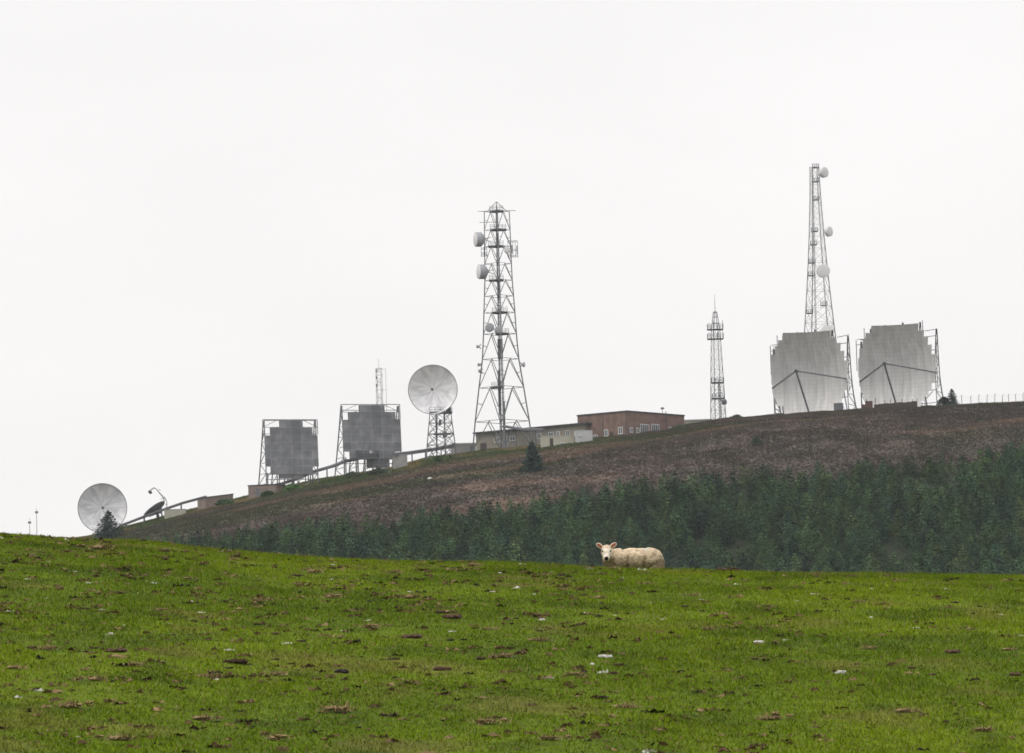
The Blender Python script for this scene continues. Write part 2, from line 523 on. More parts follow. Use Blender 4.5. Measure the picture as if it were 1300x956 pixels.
us = np.concatenate([np.linspace(-.40, -.14, 30)[:-1], np.linspace(-.14, .14, 420), np.linspace(.14, .40, 30)[1:]])
yh = np.concatenate([np.linspace(132, 780, 40)[:-1], np.linspace(780, 1075, 190), np.linspace(1075, 1500, 40)[1:], np.linspace(1500, 4200, 20)[1:]])
gu, gy = np.meshgrid(us, yh); gx = gu * gy; gz = hill_z(gx, gy)
nx, ny = len(us), len(yh)
idx = np.arange(nx * ny).reshape(ny, nx)
fc = np.stack([idx[:-1, :-1], idx[:-1, 1:], idx[1:, 1:], idx[1:, :-1]], -1).reshape(-1, 4)
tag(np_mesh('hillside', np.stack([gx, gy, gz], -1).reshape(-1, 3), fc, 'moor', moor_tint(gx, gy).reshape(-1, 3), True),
    kind='structure')

# heather and rough grass clumps
NH = 210000
hy = 835 + 222 * RNG.random(NH) ** .8
hu = -.13 + .26 * RNG.random(NH)
hx = hu * hy
ok = hy > np.interp(hu, WU, WY) - 4
hx, hy = hx[ok], hy[ok]; NH = len(hx)
hz = hill_z(hx, hy)
ht = moor_tint(hx, hy) * (1.0 + .26 * RNG.random(NH))[:, None]
hs = (.12 + .20 * RNG.random(NH)) * (.6 + .8 * fbm(hx * .15, hy * .1, 201))
K = 5
V = np.empty((NH, K, 3, 3), np.float32); T = np.empty((NH, K, 3, 3), np.float32)
for k in range(K):
    a = RNG.random(NH) * 2 * math.pi
    dx, dy = np.cos(a) * hs * .55, np.sin(a) * hs * .55
    ox, oy = RNG.normal(0, .3, NH) * hs, RNG.normal(0, .3, NH) * hs
    V[:, k, 0] = np.stack([hx + ox - dx, hy + oy - dy, hz - .05], -1)
    V[:, k, 1] = np.stack([hx + ox + dx, hy + oy + dy, hz - .05], -1)
    V[:, k, 2] = np.stack([hx + ox * 2.2, hy + oy * 2.2, hz + hs * (.6 + .6 * RNG.random(NH))], -1)
    T[:, k] = (ht * (.8 + .4 * RNG.random(NH))[:, None])[:, None, :]
tag(np_mesh('heather', V.reshape(-1, 3), np.arange(NH * K * 3).reshape(-1, 3), 'heather', T.reshape(-1, 3)),
    'brown purple heather and rough grass covering the upper hillside', 'heather', kind='stuff')


# ------------------------------------------------------------------ trees
def conifer_arrays(h, r, seed, whorls=10, per=7, tris=10, base=.03, power=.7, leaf=.075, col=(.042, .078, .058)):
    """whorls of boughs, each bough a string of small needle sprays; gaps stay open between them"""
    g = np.random.default_rng(seed)
    C = []; T = []; S = []
    lean = g.normal(0, .03, 2)
    for i in range(whorls):
        t = (i + .3 * g.random()) / whorls
        z0 = h * (base + (1 - base) * t)
        n = max(3, int(round(per * (1 - .55 * t)))); a0 = g.random() * 6.28
        for k in range(n):
            a = a0 + 6.283 * k / n + g.normal(0, .25)
            L = r * ((1 - t) ** power) * (.65 + .5 * g.random()) + .03 * r
            tint = np.array(col) * (.78 + .44 * g.random())
            d = np.array([math.cos(a), math.sin(a), 0])
            m = 3 if t < .6 else 2
            for q in range(m):
                f = (q + .75) / m
                C.append(d * L * f + np.array([lean[0] * z0, lean[1] * z0, z0 - .25 * L * f + .22 * L * f * f])); T.append(tint * (.88 + .22 * f)); S.append(max(L * .33, .05 * h))
    for z in (.93, .965, .995):
        C.append(np.array([lean[0] * h, lean[1] * h, h * z])); T.append(np.array(col)); S.append(.03 * h)
    C = np.array(C); T = np.array(T); S = np.array(S)
    n = len(C)
    o = g.normal(0, .45, (n, tris, 1, 3)) * S[:, None, None, None] * np.array([1, 1, .6])
    e = g.normal(0, 1, (n, tris, 3, 3)); e /= np.linalg.norm(e, axis=-1, keepdims=True)
    v = C[:, None, None, :] + o + e * (leaf * h * (.6 + .6 * g.random((n, tris, 1, 1)))) * np.array([1, 1, .75])
    c = T[:, None, None, :] * (.82 + .36 * g.random((n, tris, 1, 1))) * np.ones((1, 1, 3, 1))
    return v.reshape(-1, 3).astype(np.float32), c.reshape(-1, 3).astype(np.float32)


def puff(v, h, r, rnd=.45, seed=1):
    """leaf normals that follow the crown as a whole; faces are turned to agree with them"""
    g = np.random.default_rng(seed)
    n = np.stack([v[:, 0] / r, v[:, 1] / r, .30 + .55 * v[:, 2] / h], -1)
    n += np.repeat(g.normal(0, rnd, (len(v) // 3, 3)), 3, 0)
    n /= np.linalg.norm(n, axis=1)[:, None] + 1e-9
    t = v.reshape(-1, 3, 3); gn = np.cross(t[:, 1] - t[:, 0], t[:, 2] - t[:, 0])
    bad = (gn * n.reshape(-1, 3, 3).mean(1)).sum(1) < 0
    t = t.copy(); t[bad] = t[bad][:, ::-1]
    return t.reshape(-1, 3), n


def tree(name, label, loc, h, r, seed, group=None, **kw):
    t = thing(name, label, 'tree', loc, 0, group)
    v, c = conifer_arrays(h, r, seed, **kw)
    v, nn_ = puff(v, h, r)
    np_mesh('crown', v, np.arange(len(v)).reshape(-1, 3), 'needles', c, parent=t, normals=nn_)
    MB().bar((0, 0, -.4), (0, 0, h * .8), h * .035, h * .01, n=7).build('trunk', 'bark', t)
    return t


# plantation: jittered rows, thinned at random
pts = []
for yv in np.arange(792, 1000, 2.8):
    for xv in np.arange(-.135 * yv, .135 * yv, 2.7):
        x = xv + random.uniform(-1.2, 1.2); y = yv + random.uniform(-1.2, 1.2)
        u = x / y
        lim = float(np.interp(u, WU, WY)) + 9 * (float(fbm(x * .06, y * .01, 301)) - .5) + random.uniform(-3, 2)
        if y > lim: continue
        if float(fbm(x * .07, y * .05, 311)) < .36 and random.random() < .6: continue
        z = float(hill_z(x, y))
        px, row = to_px((x, y, z + 6.0))
        if px < -40 or px > 1345 or row > np.interp(px, [c[0] for c in CREST], [c[1] for c in CREST]) + 2: continue
        edge = max(0.0, min(1.0, (lim - y) / 10))
        hgt = random.uniform(.62, 1.25) * (TREE_H - 1.0 + 1.0 * edge) * (.75 + .5 * float(fbm(x * .09, y * .09, 331)))
        if px < 300: hgt *= .8
        pts.append((x, y, z, hgt))
print('plantation trees', len(pts))
pts.sort(key=lambda p: p[1])
KINDS = []; NRM = []
for k in range(7):
    v, c = conifer_arrays(1.0, .40 + .06 * (k % 3), 500 + k, whorls=8, per=8, tris=11, power=.62, leaf=.048,
                          col=((.046, .098, .044), (.058, .114, .044), (.032, .078, .043), (.074, .124, .042), (.020, .050, .034))[k % 5])
    v, nn_ = puff(v, 1.0, .46, .22, k)
    KINDS.append((v, c)); NRM.append(nn_)
protos = []
for k, (v, c) in enumerate(KINDS):
    t = thing('conifer_tree', 'young blue green conifer in the dense plantation below the heather', 'tree', (0, 0, 0), 0,
              'conifers of the plantation')
    np_mesh('crown', v, np.arange(len(v)).reshape(-1, 3), 'needles', c, parent=t, normals=NRM[k])
    MB().bar((0, 0, -.06), (0, 0, .8), .035, .01, n=6).build('trunk', 'bark', t)
    protos.append(t)
used = set()
INDIV = 300
for i, (x, y, z, hgt) in enumerate(pts[:INDIV]):
    k = random.randrange(7)
    yaw = random.uniform(0, 6.28)
    if k not in used:
        used.add(k); o = protos[k]; o.location = (x, y, z); o.rotation_euler = (0, 0, yaw); o.scale = (hgt,) * 3
    else:
        copy_tree(protos[k], (x, y, z), yaw, hgt)
VSS = []; CSS = []; NSS = []
for (x, y, z, hgt) in pts[INDIV:]:
    k = random.randrange(7); v, c = KINDS[k]; n_ = NRM[k]
    a = random.uniform(0, 6.28); ca, sa = math.cos(a), math.sin(a)
    w = np.empty_like(v)
    w[:, 0] = (v[:, 0] * ca - v[:, 1] * sa) * hgt + x; w[:, 1] = (v[:, 0] * sa + v[:, 1] * ca) * hgt + y
    w[:, 2] = v[:, 2] * hgt + z
    m_ = n_.copy(); m_[:, 0] = n_[:, 0] * ca - n_[:, 1] * sa; m_[:, 1] = n_[:, 0] * sa + n_[:, 1] * ca; NSS.append(m_)
    VSS.append(w); CSS.append(c * random.uniform(.62, 1.4) * np.array([random.uniform(.9, 1.15), 1, random.uniform(.9, 1.1)]) * (.72 + .56 * float(fbm(x * .05, y * .08, 341))))
VSS = np.concatenate(VSS); CSS = np.concatenate(CSS)
tag(np_mesh('plantation', VSS, np.arange(len(VSS)).reshape(-1, 3), 'needles', CSS, normals=np.concatenate(NSS)),
    'dense conifer plantation covering the lower hillside', 'wood', 'conifers of the plantation', 'stuff')

# ------------------------------------------------------------------ lattice towers
def corners(rad, z, phi, cx=0.0, cy=0.0):
    return [Vector((cx + rad * math.cos(phi + k * math.pi / 2), cy + rad * math.sin(phi + k * math.pi / 2), z)) for k in range(4)]


def lattice(t, levels, phi, lw, bw, style='X', foot=-1.0, leg_mat='steel', name='lattice'):
    """levels: (z, corner radius) pairs from the bottom up; four legs and the bracing between them"""
    rings = [corners(r, z, phi) for z, r in levels]
    r0 = rings[0]
    dn = [a + (a - b) / max((a - b).length, 1e-6) * abs(foot) for a, b in zip(rings[0], rings[1])]
    for k in range(4):
        mb = MB(); pts_ = [dn[k]] + [r[k] for r in rings]
        n = len(pts_)
        for i, (a, b) in enumerate(zip(pts_, pts_[1:])):
            mb.bar(a, b, lw * (1 - .45 * i / n), lw * (1 - .45 * (i + 1) / n))
        mb.build('leg', leg_mat, t)
    mb = MB()
    bw0 = bw
    for i in range(len(rings) - 1):
        bw = bw0 * (1 - .4 * i / len(rings))
        lo, up = rings[i], rings[i + 1]
        for k in range(4):
            a, b, c, d = lo[k], lo[(k + 1) % 4], up[k], up[(k + 1) % 4]
            mb.bar(c, d, bw)
            if style == 'X':
                mb.bar(a, d, bw); mb.bar(b, c, bw)
            elif style == 'Z':
                if (i + k) % 2: mb.bar(a, d, bw)
                else: mb.bar(b, c, bw)
            else:                                     # inverted V, its top at the middle of the upper ring
                mid = (c + d) / 2
                mb.bar(a, mid, bw * 1.15); mb.bar(b, mid, bw * 1.15)
                qa, qb = (a + mid) / 2, (b + mid) / 2
                mb.bar(qa, a.lerp(c, .55), bw * .6); mb.bar(qb, b.lerp(d, .55), bw * .6)
    mb.build(name, leg_mat, t)
    return rings


def railing(mb, cx, cy, z, hx_, hy_, h=1.1, n=4, w=.06):
    cs = [(-hx_, -hy_), (hx_, -hy_), (hx_, hy_), (-hx_, hy_)]
    for (a, b), (c, d) in zip(cs, cs[1:] + cs[:1]):
        for zz_ in (h, h * .55):
            mb.bar((cx + a, cy + b, z + zz_), (cx + c, cy + d, z + zz_), w)
        for k in range(n):
            f = k / n
            x, y = cx + a + (c - a) * f, cy + b + (d - b) * f
            mb.bar((x, y, z), (x, y, z + h), w)


def drum(t, c, axis, rad, depth, label=None, body='drum', face='drum_white', arm=None):
    """shrouded microwave dish: shroud and domed cover as parts of one antenna"""
    c = Vector(c); ax = Vector(axis).normalized()
    o = MB().lathe([(-depth * .62, .02), (-depth * .6, rad * .3), (-depth * .35, rad * .72), (-depth * .12, rad), (depth * .5, rad),
                    (depth * .5, rad * .97)], c, ax, 26).build('drum_antenna', body, t, True)
    MB().lathe([(depth * .5, rad * .97), (depth * .56, rad * .8), (depth * .60, rad * .4), (depth * .61, .01)], c, ax, 26).build('cover', face, o, True)
    if arm is not None:
        a = Vector(arm); b = c - ax * depth * .55
        mb = MB().bar(a + Vector((0, 0, .5)), b, .14).bar(a - Vector((0, 0, .5)), b, .14)
        mb.build('mounting_arm', 'steel', o)
    if label: o['label'] = label
    return o


# ---- the large tower beside the offices
Yt = 1012.0
bt = hill_point(638.5, Yt); bt.z -= .3
T = thing('radio_tower', 'tall grey lattice radio tower with two big side facing drums, beside the long beige building', 'radio tower', bt)
S = Yt / F
rows = [(573, 38.5, 638.5), (535, 34.5, 638), (492, 28.5, 636.8), (456, 23.2, 635.2), (424, 21, 634.5), (397, 19.8, 633.5), (376, 18.6, 633), (356, 17.5, 632.3),
        (335, 17.0, 631.6), (313, 16.7, 631), (292, 16.4, 630.2), (268.5, 16.0, 629.4)]
lev = [(max(local(bt, cx, r).z, -.2 if i == 0 else -9), q * S) for i, (r, q, cx) in enumerate(rows)]
lev[0] = (0.0, 38.5 * S)
PHI = R(3)
lattice(T, lev, PHI, .32, .115, 'K', foot=1.5)
zt = lev[-1][0]
mb = MB()
for c in corners(2.2, zt, PHI): mb.bar(c, (0, 0, zt + 2.2), .12)
mb.build('peak', 'steel', T)
mb = MB().bar((-4.2, 0, zt + .1), (4.2, 0, zt + .1), .12).bar((0, -4, zt + .1), (0, 4, zt + .1), .12)
mb.bar((-4.0, 0, zt - 2.4), (0, 0, zt - 2.4), .1)
mb.build('cross_arm', 'steel', T)
mb = MB()                                              # cable run with ladder, dark and dense
for dx in (-.62, -.2, .2, .62):
    mb.bar((dx, -.4, -.3), (dx * .35, -.4, zt), .17 if abs(dx) < .5 else .10, .08)
for z in np.arange(0, zt, 1.3):
    w = .6 - .4 * z / zt; mb.bar((-w, -.45, z), (w, -.45, z), .10)
mb.box((-.75, -.5, 8), (-.25, .1, 18)); mb.box((.1, -.5, 0), (.7, .1, 11)); mb.box((-.6, -.5, 20.5), (.55, .1, 25))
mb.box((-.22, -.3, 34), (.12, .1, 39)); mb.box((-.2, -.3, 46), (.25, .1, 49)); mb.box((.0, -.3, zt - 4), (.25, .1, zt - .5))
mb.build('cable_run', 'steel_dark', T)
for i, (row, hw, dx) in enumerate([(268.5, 1.5, -.1), (292, 1.8, .2), (313, 1.7, -.4), (356, 1.6, -.5), (397, 1.7, .1), (424, 1.5, .5), (492, 1.4, -.8)]):
    z = local(bt, 633, row).z
    mb = MB().box((dx - hw, -1.3, z - .14), (dx + hw, 1.3, z + .14))
    railing(mb, dx, 0, z, hw, 1.3)
    mb.build('platform', 'steel_dark', T)
for (px, row, side, lab) in ((609, 304, 630.5, None), (613, 345, 632, None)):
    c = local(bt, px, row, -2); drum(T, c, (-1, -.32, 0), 1.65, 2.0, arm=local(bt, px + 14, row, -1.6))
drum(T, local(bt, 621.5, 416, -3), (.12, -1, .0), 1.0, 1.2, 'pale flat faced drum', 'drum', 'drum', arm=local(bt, 627, 416, -1))
drum(T, local(bt, 632.5, 419, -3.4), (.3, -1, 0), .85, 1.2, None, 'drum', 'drum', arm=local(bt, 633, 419, -1))
for (px, row, ax) in ((606.5, 440, (-1, -.3, 0)), (608, 463, (-1, -.2, 0)), (664.5, 463, (1, -.3, 0)), (609, 471, (-1, -.4, 0))):
    drum(T, local(bt, px, row, -1), ax, .38 if px != 664.5 else .55, .5, None, 'drum', 'drum', arm=local(bt, px + (4 if px < 640 else -4), row, -.5))
for (px0, px1, r0, r1, n) in ((645, 657, 306, 325, 5), (611, 618, 315, 324, 3)):
    a = local(bt, px0, r1, -.5); b = local(bt, px1, r0, -.5)
    mb = MB()
    for y in (-1.2, 1.2):
        for z in (a.z, (a.z + b.z) / 2 - .3, b.z): mb.bar((a.x, y, z), (b.x, y, z), .09)
        for k in range(n):
            x = a.x + (b.x - a.x) * k / (n - 1); mb.bar((x, y, a.z - .3), (x, y, b.z + .2 * (k % 2)), .09)
    for k in range(n):
        x = a.x + (b.x - a.x) * k / (n - 1); mb.bar((x, -1.2, a.z), (x, 1.2, a.z), .08)
    mb.build('antenna_cage', 'steel', T)
drum(T, local(bt, 644, 318, -1.6), (.4, -1, 0), .7, .8, None, 'drum_white', 'drum_white')
for (px, ra, rb) in ((656.5, 312, 323), (650, 311, 322)):
    a = local(bt, px, ra, -1.5); b = local(bt, px, rb, -1.5)
    MB().box((b.x - .14, b.y - .1, b.z), (b.x + .14, b.y + .1, a.z)).build('panel_antenna', 'drum', T)

# ---- slim tower with the whip
Yn = 1040.0
bn = hill_point(912, Yn); bn.z -= .3
S = Yn / F
T = thing('radio_mast', 'slim lattice mast with twin railed platforms and a whip antenna on the bare ridge', 'radio mast', bn)
rows = [(533, 10.4), (521, 10.0), (508, 9.6), (495, 9.2), (482, 8.7), (469, 8.2), (456, 7.6), (443, 7.0), (430, 6.5), (418, 6.0)]
lev = [(local(bn, 910, r).z, q * S) for r, q in rows]; lev[0] = (0, lev[0][1])
lattice(T, lev, R(20), .16, .055, 'X', foot=1.0)
z1 = lev[-1][0]; z2 = local(bn, 906, 396).z; z3 = local(bn, 906, 374).z
mb = MB()
for a, b in zip(corners(1.05, z1, R(20)), corners(.42, z2, R(20))): mb.bar(a, b, .13)
for f in (.35, .7, 1.0):
    cc = [a.lerp(b, f) for a, b in zip(corners(1.05, z1, R(20)), corners(.42, z2, R(20)))]
    for k in range(4): mb.bar(cc[k], cc[(k + 1) % 4], .09)
mb.build('tapered_head', 'steel', T)
MB().bar((0, 0, z2 - .3), (0, 0, z3), .16, .08, n=8).build('whip_antenna', 'steel', T)
for row, hw in ((418.5, 1.8), (430.5, 1.8)):
    z = local(bn, 908, row).z
    mb = MB().box((-hw - .1, -1.2, z - .08), (hw - .1, 1.2, z + .08)); railing(mb, -.1, 0, z, hw, 1.5, 1.2, 5, .06)
    for k in range(4): mb.bar((-1.6 + k * 1.05, -1.5, z), (-1.6 + k * 1.05, -1.5, z + 1.4 + .6 * (k % 2)), .09)
    mb.build('platform', 'steel_dark', T)
for row in (486, 506):
    z = local(bn, 912, row).z
    mb = MB().box((-1.3, -1.2, z - .1), (1.5, 1.2, z + .1)); railing(mb, .1, 0, z, 1.4, 1.2, 1.1, 3, .06)
    mb.build('landing', 'steel_dark', T)
mb = MB()
for dx in (.25, .5, .75): mb.bar((dx, -.2, 0), (dx * .7, -.2, local(bn, 912, 484).z), .12)
for z in np.arange(.5, 9, .7): mb.bar((.2, -.25, z), (.8, -.25, z), .08)
mb.build('ladder', 'steel_dark', T)
drum(T, local(bn, 919, 510.5, -1.2), (.8, -.7, 0), .62, .8, None, 'equip', 'equip', arm=local(bn, 916, 510.5, -.6))

# ---- tall tower behind the curved reflector
Yo = 1075.0
bo = hill_point(1044, Yo); bo.z -= .3
S = Yo / F
T = thing('radio_tower', 'tallest lattice tower with white dishes, rising behind a curved reflector', 'radio tower', bo)
zs = [(524, 32), (500, 28.6), (477, 25.6), (454, 22.9), (432, 20.6), (410, 18.6), (389, 16.8), (369, 15.1), (350, 13.6), (332, 12.2), (315, 11.1), (299, 10.0), (284, 9.2),
      (270, 8.4), (257, 7.7), (245, 7.2), (234, 6.8), (223, 6.5), (212, 6.3)]
lev = [(local(bo, 1044, r).z, q * S * (1.05 + .10 * (r - 212) / 312)) for r, q in zs]; lev[0] = (0, lev[0][1])
lattice(T, lev, R(24), .22, .07, 'X', foot=1.0, leg_mat='steel_light')
mb = MB()
for dx in (-.3, 0, .3): mb.bar((-1.2 + dx * .5, -1.0, 0), (-.5 + dx * .5, -.3, lev[-1][0]), .06)
for z in np.arange(.5, lev[-1][0], 1.6):
    f = z / lev[-1][0]; mb.bar((-1.5 + .75 * f, -1.0 + .7 * f, z), (-.8 + .6 * f, -1.0 + .7 * f, z), .08)
mb.build('ladder', 'steel_light', T)
for px, row in ((1035.5, 213), (1035.5, 231), (1036, 254), (1034, 294), (1033, 311), (1031, 334), (1030, 350), (1046, 388), (1028, 398)):
    c = local(bo, px, row)
    mb = MB().box((c.x - .75, -1.0, c.z - .08), (c.x + .75, .6, c.z + .08)); railing(mb, c.x, -.2, c.z, .75, .8, .9, 3, .05)
    mb.build('landing', 'steel', T)
for px, row, ax, rad, dep, lab, off in ((1044.5, 219, (.72, -.7, 0), 1.25, 1.5, 'topmost drum, seen from its side', -6), (1051, 294, (.78, -.6, 0), 1.2, 1.3, None, -6),
                                        (1044.8, 344, (.10, -1, 0), 1.6, 1.0, 'round white dish facing out', 0), (1050.5, 420.5, (.05, -1, .12), 1.55, 1.2, None, 0)):
    c = local(bo, px, row, -3.2)
    drum(T, c, ax, rad, dep, lab, 'drum_white', 'drum_white', arm=local(bo, px + off, row, -1.5))

# ---- thin mast behind the square panel
Ym = 1046.0
bm = hill_point(484, Ym)
S = Ym / F
T = thing('guyed_mast', 'very thin pale mast with a whip, standing behind the upper square grey panel', 'mast', bm)
lev = [(local(bm, 485, r).z, 4.6 * S) for r in (590, 575, 560, 545, 530, 515, 505, 495, 485, 476, 467.5)]; lev[0] = (0, lev[0][1])
lattice(T, lev, R(30), .12, .065, 'Z', foot=.5, leg_mat='steel_light')
zt = lev[-1][0]
MB().bar((0, 0, zt - 1), (0, 0, local(bm, 484, 455).z), .11, .06, n=6).build('whip_antenna', 'steel_light', T)
x1 = local(bm, 491, 490).x
mb = MB().bar((x1, 0, 0), (x1 - .2, 0, zt - .1), .08)
for z in (zt - .2, zt - 5, zt - 9): mb.bar((.4, 0, z), (x1, 0, z), .06)
mb.build('stay_pole', 'steel_light', T)
for z in (zt - .6, zt - 2.2, zt - 4): MB().box((-.75, -.5, z - .35), (-.45, -.2, z + .35)).build('antenna_pod', 'steel', T)


# ------------------------------------------------------------------ round dishes
def paraboloid(rad, focal, thick=.12, nr=12, na=48):
    """opens towards local -Y; returns a builder with face and back in one shell"""
    mb = MB()
    def ring(off, flip):
        vs = [(0, off, 0)]; fs = []
        for i in range(1, nr + 1):
            r = rad * i / nr
            for k in range(na):
                a = 2 * math.pi * k / na
                vs.append((r * math.cos(a), off - r * r / (4 * focal), r * math.sin(a)))
        for k in range(na):
            f = (0, 1 + k, 1 + (k + 1) % na); fs.append(f if not flip else f[::-1])
        for i in range(nr - 1):
            for k in range(na):
                a, b = 1 + i * na + k, 1 + i * na + (k + 1) % na
                f = (a, a + na, b + na, b); fs.append(f if not flip else f[::-1])
        return vs, fs
    v0, f0 = ring(0, False); v1, f1 = ring(thick, True)
    n = len(v0)
    mb.add(v0 + v1, f0 + [tuple(i + n for i in f) for f in f1] +
           [(n - na + k, n - na + (k + 1) % na, 2 * n - na + (k + 1) % na, 2 * n - na + k) for k in range(na)])
    return mb


def dish_head(t, z, rad, focal, tilt=0.0, yaw=0.0, face='dish', feed=True, x=0.0, y=0.0):
    """reflector with rim, back structure, feed and feed legs as parts of the thing"""
    rot = Matrix.Rotation(yaw, 4, 'Z') @ Matrix.Rotation(tilt, 4, 'X')
    def place(o): o.location = (x, y, z); o.rotation_euler = rot.to_euler(); return o
    d = rad * rad / (4 * focal)
    refl = place(paraboloid(rad, focal).build('reflector', face, t, True))
    rim = MB(); na = 48
    for k in range(na):
        a, b = 2 * math.pi * k / na, 2 * math.pi * (k + 1) / na
        rim.bar((rad * math.cos(a), -d + .06, rad * math.sin(a)), (rad * math.cos(b), -d + .06, rad * math.sin(b)), .16)
    rim.build('rim', 'dish_back', refl)
    back = MB()
    for k in range(12):
        a = 2 * math.pi * k / 12; c, s = math.cos(a), math.sin(a)
        back.bar((.6 * c, .9, .6 * s), (rad * .9 * c, -d * .8 + .3, rad * .9 * s), .14)
        b = 2 * math.pi * (k + 1) / 12
        back.bar((rad * .55 * c, .45, rad * .55 * s), (rad * .55 * math.cos(b), .45, rad * .55 * math.sin(b)), .1)
    back.lathe([(0, .9), (1.2, .9), (1.2, .01)], (0, .2, 0), (0, 1, 0), 16)
    place(back.build('back_structure', 'dish_back', t))
    if feed:
        fy = -focal * 1.0
        fl = MB()
        for a in (.0, 2.05, 3.2, 5.0):
            c, s = math.cos(a), math.sin(a)
            fl.bar((rad * .93 * c, -d * .86, rad * .93 * s), (.12 * c, fy, .12 * s), .045)
        place(fl.build('feed_legs', 'drum', t))
        place(MB().lathe([(0, .05), (0, .3), (.5, .28), (.75, .16), (.9, .02)], (0, fy - .1, 0), (0, 1, 0), 14).build('feed_horn', 'steel_dark', t, True))
    return refl


Yd = 1006.0
bd = hill_point(560.5, Yd); bd.z -= .2
S = Yd / F
T = thing('dish_tower', 'round white dish raised on a short lattice tower, beside the tall radio tower', 'dish antenna', bd)
zc = local(bd, 551, 495).z
lev = [(local(bd, 560, r).z, q * S) for r, q in ((578, 20), (565, 18.6), (551, 17.0), (537, 15.4), (524, 14.0))]; lev[0] = (0, lev[0][1])
lattice(T, lev, R(18), .24, .12, 'X', foot=1.2)
cx = local(bd, 551, 495).x
zt = lev[-1][0]
mb = MB().box((-2.4, -2.0, zt - .15), (2.6, 2.0, zt + .12)); railing(mb, .1, 0, zt, 2.5, 2.0, 1.1, 4, .06)
mb.box((1.4, -1.6, zt), (2.4, -.6, zt + 1.2))
mb.build('platform', 'steel_dark', T)
mb = MB()
for dx in (-1.0, .9): mb.bar((dx, -.5, 0), (dx, -.5, zt), .26)
zz1 = local(bd, 560, 551).z
mb.box((-1.6, -1.2, zz1 - .15), (2.2, 1.2, zz1 + .15)); mb.box((.4, -1.4, zz1 - .9), (1.3, -.4, zz1 + .5))
zz2 = local(bd, 560, 537).z
mb.box((-.4, -1.2, zz2 - .5), (.2, -.5, zz2 + .6))
mb.build('equipment_deck', 'steel_dark', T)
mb = MB()
for dx in (-1.1, 1.1): mb.bar((cx * .3 + dx, 1.2, zt), (cx + dx * .8, .9, zc), .3).bar((cx * .3 + dx, -1.2, zt), (cx + dx * .8, .9, zc), .2)
mb.build('yoke', 'steel', T)
dish_head(T, zc, 31.3 * S, 31.3 * S * .62, tilt=R(3), yaw=R(-6), x=cx, y=-.2)

Ya = 985.0
ba = hill_point(131, Ya); ba.z -= .2
S = Ya / F
T = thing('dish_antenna', 'large round white dish low on the slope behind a single dark conifer', 'dish antenna', ba)
zc = local(ba, 129, 645).z
dish_head(T, zc, 31 * S, 31 * S * .62, tilt=R(3), yaw=R(10), x=local(ba, 129, 645).x)
mb = MB().lathe([(-1, 1.5), (max(zc - 1.5, 1), 1.1), (zc, .8), (zc, .01)], (local(ba, 129, 645).x, 1.6, 0), (0, 0, 1), 16)
mb.build('pedestal', 'grey_wall', T)
mb = MB().box((-2, 1.2, zc - .7), (2.0, 2.8, zc + .7)); mb.build('gear_housing', 'equip', T)

# ---- the tilted dish seen edge on, with its curved feed arm
Ye = 1015.0
be = hill_point(203, Ye); be.z -= .2
S = Ye / F
T = thing('tilted_dish', 'dark dish tipped up to the sky, seen edge on, with a spindly curved feed arm', 'dish antenna', be)
pa, pb = local(be, 182.5, 656), local(be, 208.5, 636.5)
mid = (pa + pb) / 2; rad = (pb - pa).length / 2
ax = Vector((-(pb - pa).z, .85, (pb - pa).x)); ax.normalize()
o = paraboloid(rad, rad * 1.7, .14, 8, 40).build('reflector', 'dish_back', T, True)
q = Vector((0, -1, 0)).rotation_difference(ax); o.rotation_euler = q.to_euler(); o.location = mid - ax * .35
mb = MB()
for k in range(8):
    a = math.pi * k / 4
    p = q @ Vector((rad * .85 * math.cos(a), .1, rad * .85 * math.sin(a))) + mid - ax * .35
    mb.bar(p, mid - ax * 1.3, .12)
mb.build('back_structure', 'equip', T)
L_ = lambda px, py, dy=0: local(be, px, py, dy)
arm = MB().path([L_(208.5, 637), L_(207.5, 632), L_(203, 627), L_(199, 621.5), L_(195, 619), L_(190, 623)], .15)
arm.path([L_(208, 630), L_(211.5, 636), L_(212, 642), L_(209, 648)], .16)
arm.path([L_(209, 638, 1), L_(206, 629, 1), L_(197, 619.5, .5), L_(190, 623, .3)], .11)
for a, b in (((207, 632), (210, 634)), ((203, 627), (206.5, 629)), ((204, 634), (209, 631)), ((206, 638), (212, 641)), ((203, 642), (210, 635)), ((200, 622), (204, 622))): arm.bar(L_(*a), L_(*b), .11)
arm.build('feed_arm', 'steel', T)
f_ = L_(190, 622.5); MB().lathe([(0, .1), (.2, .32), (.8, .36), (1.0, .05)], f_ - Vector((0.3, 0, .1)), (.8, 0, -.6), 12).build('feed_horn', 'steel_dark', T, True)
mb = MB().bar(L_(202, 662), L_(199, 649), .9, .6, n=8).bar(L_(207, 662), L_(204, 644), .3)
mb.box(tuple(L_(197, 652) - Vector((0, .6, 0))), tuple(L_(204, 645) + Vector((0, .6, 0))))
mb.build('mount', 'equip', T)


